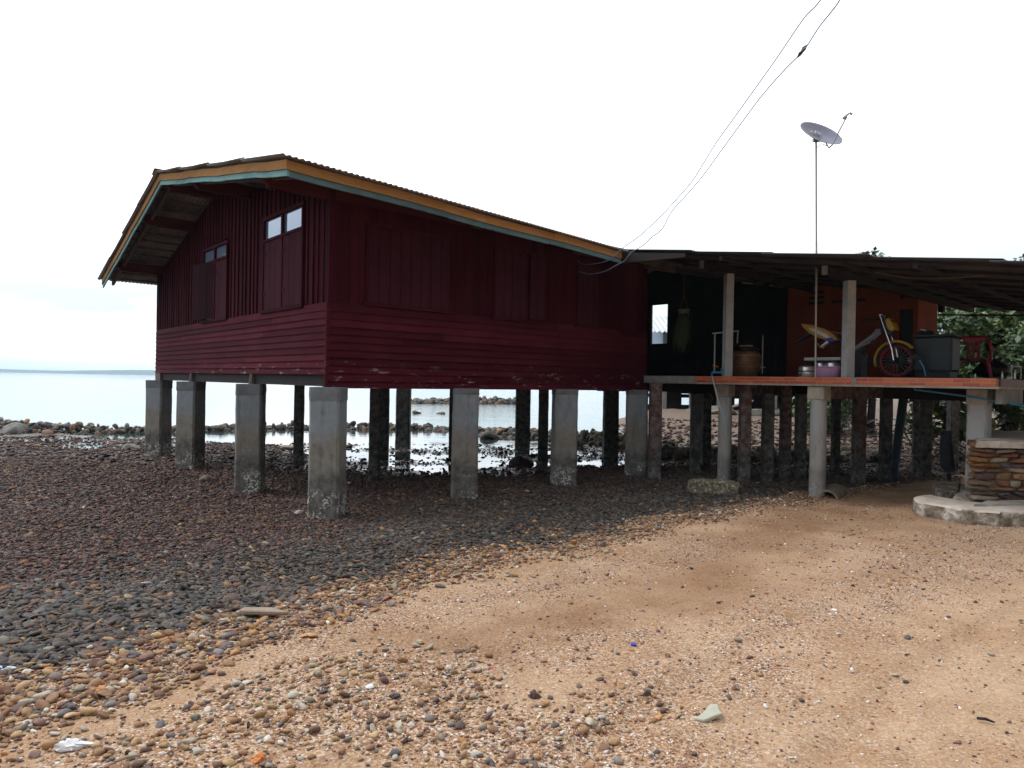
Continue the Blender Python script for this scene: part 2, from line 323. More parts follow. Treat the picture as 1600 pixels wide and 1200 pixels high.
def watermat():
    m=NT('sea_water'); co=m.coord('World',(1,1,1)); m.base((.035,.05,.05)); m.set(rough=.04,spec=.8)
    g=m.n('ShaderNodeNewGeometry'); ln=m.n('ShaderNodeVectorMath',operation='LENGTH'); m.L(g.outputs['Position'],ln.inputs[0])
    mr=m.n('ShaderNodeMapRange'); m.L(ln.outputs['Value'],mr.inputs[0]); mr.inputs[1].default_value=18; mr.inputs[2].default_value=60; mr.inputs[3].default_value=.03; mr.inputs[4].default_value=.5
    b=m.bump(m.math('ADD',m.noise(m.coord('World',(1,1.6,1)),1.6,4,.6),m.math('MULTIPLY',m.noise(m.coord('World',(.12,.5,1)),1.,4,.6),2.)),.2,.08); m.L(mr.outputs[0],b.inputs['Strength']); return m.m
M['water']=watermat()
# ------------------------------------------------------------ beach zones (world curves)
def curve(pts):
    P=sorted([tuple(ong(*p))[:2] for p in pts]); return np.array([p[0] for p in P]),np.array([p[1] for p in P])
C1=curve([(-250,1150),(0,1065),(200,1008),(400,950),(560,905),(700,872),(850,840),(1000,812),(1100,790),(1250,772),(1420,752)])
C2=curve([(-100,1230),(60,1150),(200,1100),(330,1040),(440,992),(560,948),(700,900),(850,862),(1000,832),(1140,800),(1260,783)])
def fC(C,X):
    x,y=C; r=np.interp(X,x,y); s0=(y[1]-y[0])/(x[1]-x[0]); s1=(y[-1]-y[-2])/(x[-1]-x[-2])
    return np.where(X<x[0],y[0]+(X-x[0])*s0,np.where(X>x[-1],y[-1]+(X-x[-1])*s1,r))
def zones(X,Y):
    s1=(Y-fC(C1,X))*.8+(vnoise(X,Y,1.6,5)-.5)*.7+(vnoise(X,Y,5,6)-.5)*.25
    s2=(Y-fC(C2,X))*.8+(vnoise(X,Y,2.2,8)-.5)*.35
    return s1,s2
GL=[tuple(ong(*p))[:2] for p in [(1000,1230),(1120,1080),(1250,1000),(1380,930),(1500,870),(1600,800)]]   # shell-grit tide line
G2=[tuple(ong(*p))[:2] for p in [(480,1000),(640,968),(800,930),(960,890),(1100,850)]]
G3=[tuple(ong(*p))[:2] for p in [(560,1080),(740,1050),(900,1010),(1010,985)]]
PB=[tuple(ong(*p))[:2] for p in [(250,1220),(420,1130),(560,1090),(700,1120),(880,1190)]]
def dpoly(P,X,Y):
    d=np.full(np.shape(X),1e9)
    for (a,b),(c,e) in zip(P[:-1],P[1:]):
        vx,vy=c-a,e-b; L2=vx*vx+vy*vy; t=np.clip(((X-a)*vx+(Y-b)*vy)/L2,0,1); d=np.minimum(d,np.hypot(X-a-t*vx,Y-b-t*vy))
    return d
def gritden(X,Y):
    n=vnoise(X,Y,3,9); 
    g=np.clip(1.05-dpoly(GL,X,Y)/.85,0,1)*.7+np.clip(1.0-dpoly(G2,X,Y)/.6,0,1)*.85+np.clip(1.0-dpoly(G3,X,Y)/.55,0,1)*.85
    return np.clip(g*(.15+n*1.3*vnoise(X,Y,9,19)+.3*n),0,1)
def pebden(X,Y):
    d=dpoly(PB,X,Y); n=vnoise(X,Y,2.4,12); return np.clip(1.15-d/.62+(n-.5)*1.5+(vnoise(X,Y,8,13)-.5)*.6,0,1)
RUTS+=[([tuple(ong(*p))[:2] for p in L_],w_,d_) for L_,w_,d_ in (([(430,1200),(540,1110),(680,1030),(830,965),(1000,905),(1180,850),(1400,800)],.07,.014),([(900,1200),(1000,1120),(1110,1050),(1230,985),(1360,925),(1500,862),(1600,838)],.09,.018),([(1290,1200),(1400,1090),(1500,1010),(1600,950)],.08,.014))]
# ground sheet
angs=np.concatenate([np.linspace(-180,-50,40,endpoint=False),np.linspace(-50,50,430,endpoint=False),np.linspace(50,180,40,endpoint=False)])*math.pi/180
rr=np.concatenate([[.0],np.geomspace(.6,30,330),np.geomspace(31,4200,66)])
A,R_=np.meshgrid(angs,rr); GX=R_*np.sin(A); GY=R_*np.cos(A); GZ=terr(GX.ravel(),GY.ravel()).reshape(GX.shape)
s1,s2=zones(GX,GY); mud=np.clip((-1.90-GZ)/.05,0,1)*np.clip((GY-12)/2,0,1)
landr=np.clip((GX-2)/2,0,1)*np.clip((GY-17)/3,0,1); mud=np.maximum(mud,landr*.6)
dark=np.clip(s1/.25+.5,0,1)*(1-landr*.45)
band=np.clip(1.2-np.abs(s1+.3)/.5,0,1)
gr=np.clip(gritden(GX,GY)+np.clip(pebden(GX,GY),0,1)*.8+np.where(s2>0,.85,0)*np.where(s1<0,1,0),0,1)
gr=np.clip(gr*.9+.16+.3*vnoise(GX,GY,1.7,61)*vnoise(GX,GY,7,62),0,1)
DP=[tuple(ong(*p))[:2] for p in [(760,1000),(900,965),(1020,925),(1120,880),(1230,815),(1400,785)]]
damp=np.clip(1.25-dpoly(DP,GX,GY)/.75+(vnoise(GX,GY,2.1,81)-.5)*1.1+(vnoise(GX,GY,7.,82)-.5)*.3,0,1)*.72; gr=gr*(1-.4*damp)
cc=np.stack([dark,gr,mud,damp],-1).reshape(-1,4)
na,nr=len(angs),len(rr); i=np.arange(nr-1)[:,None]; j=np.arange(na)[None,:]; j2=(j+1)%na
FQ=np.stack([i*na+j,i*na+j2+0*i,(i+1)*na+j2,(i+1)*na+j],-1).reshape(-1,4)
ground=npmesh('ground',np.stack([GX.ravel(),GY.ravel(),GZ.ravel()],-1),FQ[:,::-1],M['ground'],cc,k=4); tag(ground,'tidal shore of sand, grit and mud',None,None,'structure')
del ground['label']
th=np.linspace(0,2*math.pi,97)[:-1]; wr=[2,40,200,1000,4200]
WV=[(0,0,WATER)]+[(r*math.cos(a),r*math.sin(a),WATER) for r in wr for a in th]
WF=[(0,1+k,1+(k+1)%96) for k in range(96)]; mbw=MB(); mbw.v=WV; mbw.f=WF+[(1+i*96+k,1+(i+1)*96+k,1+(i+1)*96+(k+1)%96,1+i*96+(k+1)%96) for i in range(4) for k in range(96)]
water=obj('water',mbw,M['water']); water['kind']='structure'
# distant hills across the bay
hb=MB(); hp=[]; n=140
for k in range(n+1):
    x=-3600+k*3300/n; e=math.sin(math.pi*min(1,max(0,k/n)))**.3
    h=(9+30*vnoise(x,0,.0016,31)+9*vnoise(x,0,.006,32))*(1.1-.75*k/n)*e
    hp.append((x,h))
pp=[(x,-3,3300+.12*x) for x,h in hp]; N=len(hp)
hb.v=[(x,3200+.1*x,-4) for x,h in hp]+[(x,3350+.1*x,float(h)) for x,h in hp]+[(x,3700+.1*x,-4) for x,h in hp]
hb.f=[(k,k+1,N+k+1,N+k) for k in range(N-1)]+[(N+k,N+k+1,2*N+k+1,2*N+k) for k in range(N-1)]
hl=obj('hills',hb,simple('far_forest',(.05,.085,.07),(.035,.06,.055),.01,.9,0),smooth=True); hl['kind']='structure'
# ------------------------------------------------------------ stones
def ico(sub):
    import bmesh
    bm=bmesh.new(); bmesh.ops.create_icosphere(bm,subdivisions=sub,radius=1.); v=np.array([list(a.co) for a in bm.verts]); f=np.array([[q.index for q in a.verts] for a in bm.faces]); bm.free(); return v,f
ICO={1:ico(1),2:ico(2),3:ico(3)}
def shapes(sub,n,jit):
    v,f=ICO[sub]; out=[]
    for k in range(n):
        w=v.copy(); 
        for q in range(6):
            d=rng.normal(size=3); d/=np.linalg.norm(d); t=w@d; c=rng.uniform(.35,.8); w-=np.outer(np.clip(t-c,0,None)*.85,d)   # flat facets
        w*=1+rng.uniform(-jit,jit,size=(len(w),1)); out.append(w)
    return np.array(out),f
SH={1:shapes(1,30,.2),2:shapes(2,30,.075),3:shapes(3,16,.03)}
def stones(name,X,Y,Z,A,flat,cols,mat,sub=1,yaw=.6,yawsd=.6,tilt=.2,sink=.25,asp=.7):
    n=len(X); sh,f=SH[sub]; B=sh[rng.integers(0,len(sh),n)]
    S=np.stack([A*.5,A*.5*rng.uniform(asp-.2,asp+.2,n),A*.5*flat*rng.uniform(.7,1.3,n)],-1); V=B*S[:,None,:]
    def rot(V,ax,ang):
        c,s=np.cos(ang)[:,None],np.sin(ang)[:,None]; o=V.copy(); a,b=[(1,2),(2,0),(0,1)][ax]
        o[...,a]=V[...,a]*c-V[...,b]*s; o[...,b]=V[...,a]*s+V[...,b]*c; return o
    V=rot(V,0,rng.normal(0,tilt,n)); V=rot(V,1,rng.normal(0.08,tilt,n)); V=rot(V,2,rng.normal(yaw,yawsd,n))
    h=S[:,2]*(1-2*sink); V+=np.stack([X,Y,Z+h],-1)[:,None,:]
    m=V.shape[1]; Fc=(f[None]+(np.arange(n)*m)[:,None,None]).reshape(-1,3); C=np.repeat(cols,m,0)
    org=np.array([X.mean(),Y.mean(),Z.min()])
    return npmesh(name,V.reshape(-1,3)-org,Fc,mat,C,loc=org)
def pal(P,w,n,j=.25):
    P=np.array(P); w=np.array(w,float); w/=w.sum(); c=P[rng.choice(len(P),n,p=w)]; return np.clip(c*rng.uniform(1-j,1+j,(n,1))*rng.uniform(.96,1.04,(n,3)),0,1)
def scatter(x0,x1,y0,y1,sp):
    xs=np.arange(x0,x1,sp); ys=np.arange(y0,y1,sp); X,Y=np.meshgrid(xs,ys); X=X.ravel()+rng.uniform(-.55,.55,X.size)*sp; Y=Y.ravel()+rng.uniform(-.55,.55,Y.size)*sp
    k=np.abs(X)<Y*.80+.9; return X[k],Y[k]
SLATE=[(.082,.080,.076),(.11,.10,.09),(.055,.05,.048),(.11,.078,.07),(.13,.095,.075),(.16,.10,.06),(.30,.16,.07),(.22,.19,.15)]
RUST=[(.12,.065,.055),(.085,.055,.05),(.16,.09,.065),(.06,.05,.05),(.10,.085,.08),(.24,.13,.06),(.19,.16,.13)]
TAN=[(.30,.17,.085),(.23,.125,.07),(.38,.25,.13),(.18,.10,.07),(.13,.08,.065),(.36,.31,.23),(.20,.175,.15),(.11,.10,.10),(.44,.22,.085),(.55,.50,.43)]
def scol(X,Y,s1):
    n=len(X); a=pal(SLATE,[5,4,4,3,3,2,.3,.4],n,.2); b=pal(RUST,[5,4,3,3,2,.7,.4],n,.2); a*=.92; b*=.95; c=pal(TAN,[4,4,3,3,3,1.5,2,2,1,.6],n)
    u=np.clip((s1-1.6)/2.2+(vnoise(X,Y,.7,22)-.5)*1.2,0,1)[:,None]; q=rng.random((n,1))<u; r=np.where(q,b,a)
    e=np.clip(.5-s1/.6,0,1)*.9+.018; r=np.where(rng.random((n,1))<e[:,None],c,r); return r
# dark shingle, by distance
parts=[]
for (y0,y1,sp,a0,sub) in [(3.3,5.6,.029,.054,2),(5.6,9.6,.032,.050,1),(9.6,14,.042,.058,1),(14,21,.085,.09,1),(21,31,.15,.15,1)]:
    X,Y=scatter(-20,16,y0,y1,sp); s1,s2=zones(X,Y); Z=terr(X,Y)
    k=(s1>-.12)&(Z>WATER-.07)
    k&=~((Y>21)&(X<2.5)); k&=~((Y>21)&(rng.random(len(X))<.4))
    if y0>=14: k&=(rng.random(len(X))<np.where((X>-7)&(X<4),np.clip((Z-WATER+.03)/.12,.10,.85),np.clip((Z-WATER+.04)/.1,.1,.85)))
    X,Y,Z,s1=X[k],Y[k],Z[k],s1[k]; A=a0*np.minimum(rng.lognormal(0,.42,len(X)),2.3)
    Cc=scol(X,Y,s1)
    if y0>=14: Cc=Cc*.8
    parts.append(stones('dark_shingle',X,Y,Z,A,.30,Cc,M['wet'],sub,.45,.6,.30,.2,.62))
for p in parts: tag(p,None,None,None,'stuff')
# tan shingle band below it
X,Y=scatter(-4.5,7,2.3,12.5,.027); s1,s2=zones(X,Y); k=(s1<=-.05)&(s2>-.45)&(rng.random(len(X))<np.clip((s2+.45)/.45,.0,1)**1.5+.0)&(rng.random(len(X))<np.clip(1-(-s2+.0)*1.5,.25,1)); X,Y=X[k],Y[k]; Z=terr(X,Y)
near=Y<5.4
for sel,sub in((near,2),(~near,1)):
    x,y,z=X[sel],Y[sel],Z[sel]; A=.029*np.minimum(rng.lognormal(.0,.55,len(x)),3.3); tag(stones('tan_shingle',x,y,z,A,.42,pal(TAN,[4,4,3,3,3,1.5,1.5,1.5,1,.7],len(x)),M['stone'],sub,.5,.7,.25,.2),None,None,None,'stuff')
X,Y=scatter(-4.5,3,2.6,8,.17); s1,s2=zones(X,Y); k=(s1<1.6)&(s2>-.4)&(rng.random(len(X))<.28); X,Y,s1=X[k],Y[k],s1[k]; Z=terr(X,Y); A=.066*np.minimum(rng.lognormal(0,.3,len(X)),1.7)
tag(stones('large_cobbles',X,Y,Z,A,.36,np.where((s1>0)[:,None],pal(SLATE,[5,4,4,3,3,2,.3,.3],len(X)),pal(TAN,[4,4,3,3,3,1.5,1.5,1.5,.6,.7],len(X))),M['stone'],3,.5,.7,.25,.12),None,None,None,'stuff')
# foreground pebble bank
X,Y=scatter(-4,4,2.2,5.5,.020); k=rng.random(len(X))<pebden(X,Y)*.42; X,Y=X[k],Y[k]; Z=terr(X,Y); A=.020*np.minimum(rng.lognormal(0,.6,len(X)),3.2)
tag(stones('tan_shingle',X,Y,Z,A,.5,pal(TAN,[4,3,4,2,2,3,1.5,1.5,.7,2.5],len(X)),M['stone'],2,.5,.7,.3,.2),None,None,None,'stuff')
# grit and small pebbles on the sand
X,Y=scatter(-4,10,2.2,10.5,.021); s1,s2=zones(X,Y); cl=vnoise(X,Y,1.3,40)*vnoise(X,Y,6,41)
den=np.clip(gritden(X,Y)*.55+np.clip(cl-.30,0,1)*.35+.06+np.clip((X-.8)/2.5,0,1)*.16*np.clip(vnoise(X,Y,1.1,51)*vnoise(X,Y,4.,52)*3.2-.15,0.05,1.2)+np.where((s2>-.3),.3,0),0,1); k=(rng.random(len(X))<den)&(s1<.05)
X,Y=X[k],Y[k]; Z=terr(X,Y); A=.012*rng.lognormal(0,.45,len(X))
GR=[(.30,.14,.08),(.20,.08,.07),(.14,.07,.08),(.40,.26,.16),(.62,.57,.52),(.80,.77,.73),(.12,.11,.13),(.48,.25,.1)]
tag(stones('shell_grit',X,Y,Z,A,.4,pal(GR,[4,2.4,1.4,4,1.7,1.1,1.0,1.6],len(X)),M['stone'],1,.5,1.5,.4,.2),None,None,None,'stuff')
X,Y=scatter(-4,10,2.3,10.5,.06); s1,s2=zones(X,Y); cl=vnoise(X,Y,.9,44); k=(rng.random(len(X))<np.clip((cl-.35)*.6,0.09,1))&(s1<0); X,Y=X[k],Y[k]; Z=terr(X,Y); A=.020*np.minimum(rng.lognormal(0,.5,len(X)),3)
tag(stones('scattered_pebbles',X,Y,Z,A,.45,pal(TAN,[2,3,1,3,4,1.2,2,3,.6,1.2],len(X)),M['stone'],2,.5,1.2,.3,.25),None,None,None,'stuff')
# breakwater of piled boulders
def pile(name,line,hw,ht,sp,size,seed):
    xs=[];ys=[];zs=[];as_=[]
    for (a,b) in zip(line[:-1],line[1:]):
        L=math.hypot(b[0]-a[0],b[1]-a[1]); m=int(L/sp)
        for k in range(m):
            for q in range(12):
                u=(k+random.random())/m; off=random.gauss(0,.5)*hw; x=a[0]+(b[0]-a[0])*u; y=a[1]+(b[1]-a[1])*u
                nx,ny=-(b[1]-a[1])/L,(b[0]-a[0])/L; h=max(0,1-abs(off)/hw/1.15)*ht; xs.append(x+nx*off); ys.append(y+ny*off)
                zb=max(g1(x,y),WATER-.15); zs.append(zb+random.random()**.6*h); as_.append(size*min(1.7,random.lognormvariate(-.05,.35)))
    n=len(xs); Pb=pal([(.21,.19,.165),(.15,.145,.13),(.30,.22,.14),(.34,.20,.12),(.10,.09,.09),(.26,.25,.22)],[4,4,2,1.5,2,2],n,.3)
    Z=np.array(zs); Pb*=np.clip(.55+(Z-WATER)[:,None]*1.4,.5,1.15)
    return stones(name,np.array(xs),np.array(ys),Z,np.array(as_),.68,Pb,M['rock'],2,0,2,.6,.3,.75)
bwl=[(-30,19.5),tuple(ong(-40,683))[:2],(-15.2,22.2),(-12.4,23.3),(-10.6,24.8),(-7.4,26.6),(-4.6,27.2)]
o=pile('rock_breakwater',[(-30,20.5),(-19,22.2),(-15.5,22.8),(-12.4,23.6),(-10.4,25.2),(-7.2,26.9),(-3.2,27.3)],1.0,.34,.14,.20,1); tag(o,'long low breakwater of piled brown boulders along the sea at left','breakwater')
o=pile('rock_breakwater',[(-3.0,27.2),(-.9,25.8),(1.2,24.2),(3.0,22.3),(4.3,20.4)],.85,.30,.12,.22,2); tag(o,'heap of grey boulders curving inshore behind the house pillars','breakwater')
o=pile('rock_reef',[(-8.6,57),(-5.2,58.5)],1.2,.40,.12,.40,3); tag(o,'low dark reef of rocks in the sea, left of the two beyond the pillars','reef')
o=pile('rock_reef',[(-2.9,60),(.9,61)],1.2,.48,.12,.42,4); tag(o,'low dark reef of rocks with a square block, right of the two in the sea','reef')
o=pile('rock_ledge',[(3.4,18.6),(5.0,18.0),(7.2,17.6),(9.4,17.3)],.55,.18,.08,.24,5); tag(o,'low dark ledge of barnacled rocks crossing the mud under the porch','rocks')
# single boulders standing in the mud
BO=[((250,690),.42,'brown boulder at the water edge behind the second gable pillar'),((735,692),.0,''),((770,688),.95,'flat dark boulder lying in the mud between the middle pillars'),((650,676),.6,'weedy rock standing in the tidal pool left of the middle pillar'),((690,672),.7,'low weedy rock in the tidal pool beside the middle pillar'),((820,727),.8,'dark flat boulder at the foot of a slim inner pillar'),((447,702),.5,'flat tan rock at the edge of the tidal pool'),((545,700),.35,'small dark rock in the tidal pool behind the corner pillar'),((330,752),.42,'brown angular boulder between the second and third gable pillars'),((902,640),1.3,''),((1012,640),0,''),((470,803),.18,'white barnacled stone at the foot of the corner pillar'),((205,702),.5,'slanting grey rock left of the far gable pillar'),((885,684),.5,'grey rock beside the boulders right of the middle pillar'),((20,676),1.3,'big slanting grey slab of rock at the left end of the breakwater')]
for (p,s,lab) in BO:
    if not lab: continue
    c=ong(*p); v,f=SH[3]; w=v[random.randrange(16)]*np.array([s*.5,s*.36,s*.24]); a=random.random()*1.2
    R=np.array([[math.cos(a),-math.sin(a),0],[math.sin(a),math.cos(a),0],[0,0,1]]); w=w@R.T
    w=w+np.array([[0.07*s*(mnoise.noise(Vector(q)*4/s)) for _ in range(3)] for q in w])
    bc={'white':(.40,.39,.36),'tan':(.25,.18,.12),'brown':(.17,.125,.095),'grey':(.17,.165,.15),'dark':(.07,.06,.055),'weedy':(.11,.095,.075)}
    kc=[bc[q] for q in bc if q in lab.split()[:3]] or [(.15,.13,.11)]
    o=npmesh('boulder',w,f,M['rock'],np.tile(np.array(kc[0]),(len(w),1)),loc=(c.x,c.y,max(c.z,WATER)+.05*s)); tag(o,lab,'boulder')
# ------------------------------------------------------------ stilt house (frame H: t along long wall, l along gable)
WL,GL_=6.72,8.5
house=thing('stilt_house','dark red timber house raised on grey concrete pillars over the shore','house',W(0,0,-1.8),TH)
def zR(t): return 2.47-.041*(min(t,5.)+.95)                  # right eave height
RL,RZ=4.55,3.465
def roofz(t,l): 
    if l<=RL: return zR(t)+(RZ-zR(t))*(l+.85)/(RL+.85)
    return RZ+(2.125-RZ)*(l-RL)/(9.35-RL)
# gable wall: boards with battens above, lap siding below
def lap(mb,z0,z1,n,axis,a0,a1,off,th=.028,sgn=-1):
    h=(z1-z0)/n
    for k in range(n):
        za=z0+k*h; j=random.uniform(-.004,.004); cuts=[a0]+sorted(random.uniform(a0+.8,a1-.8) for _ in range(random.choice([1,1,2])))+[a1]
        for u0,u1 in zip(cuts[:-1],cuts[1:]):
            u0+=.002;u1-=.002; d=random.uniform(0,.005)
            b=[(off+sgn*(th+d),za-.012+j),(off+sgn*(th*.3),za+h+.004),(off,za+h+.004),(off,za-.012+j)]
            if axis=='l': mb.add([(b[i][0],u,b[i][1]) for u in(u0,u1) for i in range(4)],[(0,1,2,3),(7,6,5,4),(0,4,5,1),(1,5,6,2),(2,6,7,3),(3,7,4,0)])
            else: mb.add([(u,b[i][0],b[i][1]) for u in(u0,u1) for i in range(4)],[(0,3,2,1),(7,4,5,6),(0,1,5,4),(1,2,6,5),(2,3,7,6),(3,0,4,7)])
g=MB(); g.box((0.0,.02,.06),(.06,GL_,1.0)); lap(g,.055,1.0,10,'l',0,GL_,0.)
obj('lower_siding',g,M['red'],house,'H')['label']='lapped red boards under the gable windows'
g=MB(); g.box((.02,0.,-.12),(WL,.06,1.0)); lap(g,-.125,1.0,11,'t',0,WL,0.)
obj('lower_siding',g,M['red'],house,'H')['label']='lapped red boards under the long wall shutters'
g=MB(); wins=[(.74,2.26),(3.85,5.2)]
def inwin(a,b): return any(a<w1 and b>w0 for w0,w1 in wins)
x=.0
while x<GL_-.01:
    b=min(x+random.uniform(.145,.185),GL_); segs=[(1.0,roofz(0,(x+b)/2)-.12)]
    if inwin(x+.02,b-.02): segs=[(2.42,segs[0][1])]
    for z0,z1 in segs:
        g.prism([(x,z0),(b,z0),(b,min(z1,roofz(0,b)-.10)),(x,min(z1+.03,roofz(0,x)-.10))],0,.012,.05)
        if not inwin(b-.03,b+.03) or z0>2: 
            q_=random.uniform(.016,.03); g.box((-random.uniform(.006,.014),b-q_,z0),(.012,b+q_,min(z1,roofz(0,b)-.12)))
    x=b
g.box((.0,0,1.0),(.055,.12,roofz(0,0)-.1))
obj('gable_boards',g,M['redv'],house,'H')
g=MB(); x=0.; lw=[(.53,1.98),(2.8,3.9),(4.8,5.3)]
while x<WL-.01:
    b=min(x+random.uniform(.13,.17),WL); d=random.uniform(0,.006); g.box((x+.002,-d,1.0),(b-.002,.05,roofz(max(x,b),0)-.10)); x=b
g.box((-.012,-.02,1.0),(.07,.0-.001,roofz(0,0)-.12))
obj('side_boards',g,M['redv'],house,'H')
# corner post, sill lines, back and far walls
g=MB(); g.box((-.045,-.045,-.125),(.0,.0,1.0)); obj('corner_trim',g,M['red'],house,'H')
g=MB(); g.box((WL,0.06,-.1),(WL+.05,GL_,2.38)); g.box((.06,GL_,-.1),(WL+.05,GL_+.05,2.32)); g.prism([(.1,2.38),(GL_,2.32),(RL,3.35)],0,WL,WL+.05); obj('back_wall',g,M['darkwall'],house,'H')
g=MB(); g.box((.06,.06,-.02),(WL,GL_,.04)); 
for l in (0.12,2.7,5.85,8.2): g.box((.05,l,-.12),(WL,l+.12,-.021))
for k in range(12): g.box((.2+k*.6,.1,-.10),(.25+k*.6,GL_,-.022))
g.box((.03,.06,-.115),(.13,GL_-.02,.05)); obj('floor_frame',g,M['dark'],house,'H')
# windows
def window_gable(l0,l1,zb,zt,zs,openleft):
    f=MB(); e=.045
    for (a,b) in ((l0,l0+e),(l1-e,l1)): f.box((-.035,a,zb),(.05,b,zt))
    f.box((-.036,l0-.02,zt-.001),(.05,l1+.02,zt+.05)); f.box((-.035,l0+e,zs-.03),(.045,l1-e,zs+.01)); f.box((-.045,l0-.03,zb-.05),(.05,l1+.03,zb)); mid=(l0+l1)/2; f.box((-.034,mid-.025,zs+.01),(.045,mid+.025,zt)); f.box((-.03,mid-.02,zb),(.045,mid+.02,zs-.03))
    w=obj('window',f,M['redv'],house,'H')
    for a,b in((l0+e,mid-.025),(mid+.025,l1-e)): obj('pane',MB().box((.004,a,zs+.01),(.008,b,zt)),M['glass'],w,'H')
    def leaf(P,Q,npl=3):
        m=MB(); P=Vector(P);Q=Vector(Q); d=(Q-P); nrm=Vector((-1,0,0)) if abs(d.x)<.01 else Vector((d.y,-d.x,0)).normalized()*(-1 if d.y>0 else 1)
        for k in range(npl):
            a=P+d*(k/npl+.006); b=P+d*((k+1)/npl-.006); off=nrm*random.uniform(.0,.004)
            vs=[a+off,b+off,b+off-nrm*.022,a+off-nrm*.022]; m.add([(v.x,v.y,z) for z in(zb+.01,zs-.035) for v in vs],[(0,1,2,3),(7,6,5,4),(0,4,5,1),(1,5,6,2),(2,6,7,3),(3,7,4,0)])
        for zz in (zb+.22,zs-.25):
            vs=[P+nrm*.004+d*.02,P+nrm*.012+d*.02,P+nrm*.012+d*.12,P+nrm*.004+d*.12]; m.add([(v.x,v.y,z) for z in(zz,zz+.06) for v in vs],[(0,1,2,3),(7,6,5,4),(0,4,5,1),(1,5,6,2),(2,6,7,3),(3,7,4,0)])
        return m
    obj('shutter',leaf((-.014,mid-.02,0),(-.014,l0+e,0)),M['shut'],w,'H')
    if openleft:
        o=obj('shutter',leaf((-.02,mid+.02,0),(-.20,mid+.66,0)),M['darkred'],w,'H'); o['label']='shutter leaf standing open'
        obj('room_shade_panel',MB().box((.03,mid,zb),(.04,l1,zs)),M['black'],w,'H')  # black sheet standing in for the shade inside the open window
    else: obj('shutter',leaf((-.014,l1-e,0),(-.014,mid+.02,0)),M['shut'],w,'H')
    return w
window_gable(.76,2.24,1.03,2.42,2.11,False)['label']='near gable window, shutters closed under two glass panes'
window_gable(3.86,5.2,1.03,2.32,2.10,True)['label']='far gable window with one shutter leaf open'
def window_side(t0,t1,zb,zt,n,ajar=False):
    f=MB(); e=.04
    f.box((t0,-.03,zb),(t0+e,.0,zt)); f.box((t1-e,-.03,zb),(t1,.0,zt)); f.box((t0,-.031,zt),(t1,.0,zt+.04)); f.box((t0-.03,-.045,zb-.04),(t1+.03,.0,zb))
    w=obj('window',f,M['redv'],house,'H'); q=(t1-t0-2*e)/n
    for k in range(n):
        a=t0+e+k*q; m=MB(); np_=2
        for j in range(np_):
            u0=a+.006+j*q/np_; u1=a+(j+1)*q/np_-.004; s=.0 if not(ajar and k==n-1) else -.05
            m.box((u0,-.020+s-random.uniform(0,.004),zb+.01),(u1,-.004+s,zt-.005))
        obj('shutter',m,M['shut'],w,'H')
    return w
window_side(.53,1.99,1.04,2.1,4)['label']='long wall window nearest the corner, four shutter leaves closed'
window_side(2.8,3.92,1.02,2.1,3,True)['label']='middle long wall window, last shutter leaf ajar'
window_side(4.7,5.3,1.02,2.05,2)['label']='long wall window farthest from the corner, shutters closed'
# roof: corrugated sheets in overlapping courses
def corr(name,t0,t1,path,mat,parent,pitch=.077,amp=.011,courses=3,step=.02,lab=None,zf=None,jag=.0):
    """path: function l-> z given t, l0,l1; each course a separate strip of one mesh"""
    l0,l1=path; V=[];Fc=[]; ts=np.arange(t0,t1+1e-6,pitch/6); w=amp*np.cos(2*math.pi*(ts-t0)/pitch)
    for c in range(courses):
        a=l0+(l1-l0)*c/courses; b=l0+(l1-l0)*(c+1)/courses; b+= (l1-l0)*.02 if c<courses-1 else 0
        ja=random.uniform(-jag,jag); sel=ts>=t0+ja
        base=len(V)
        rows=[a,(a+b)/2,b]; 
        for ri,l in enumerate(rows):
            for t,ww in zip(ts,w): V.append((max(t,t0+ja),l,zf(t,l)+ww+step*(ri/2)*0+ (step if ri==2 and c<courses-1 else 0)+(0 if ri else 0)+.02))
        n=len(ts)
        for r in range(2):
            for k in range(n-1): Fc.append((base+r*n+k,base+r*n+k+1,base+(r+1)*n+k+1,base+(r+1)*n+k))
    mb=MB(); mb.v=V; mb.f=Fc; o=obj(name,mb,mat,parent,'H',smooth=True); s=o.modifiers.new('t','SOLIDIFY'); s.thickness=.008; s.offset=1
    if lab:o['label']=lab
    return o
# order: lower sheets lie under upper ones -> courses from ridge outwards have their lower edge raised
corr('roof_sheets',-1.02,13.2,(RL,-.93),M['sheet'],house,zf=lambda t,l:roofz(t,l)+.012,lab='seaward-facing side is hidden; this slope drains to the long wall',courses=4,jag=.02)['label']='corrugated roof slope above the long wall'
corr('roof_sheets',-1.02,13.2,(RL,9.45),M['sheet'],house,zf=lambda t,l:roofz(t,l)+.012,courses=4,jag=.02)['label']='corrugated roof slope falling towards the sea'
g=MB(); 
for l,sg in ((RL-.14,1),(RL+.14,-1)): pass
g.add([(t,RL+d,roofz(0,RL)+h) for t in(-1.04,13.2) for d,h in((-.16,.035),(0,.075),(.16,.0))],[(0,1,4,3),(1,2,5,4)]); o=obj('ridge_cap',g,M['sheet'],house,'H'); o.modifiers.new('s','SOLIDIFY').thickness=.01
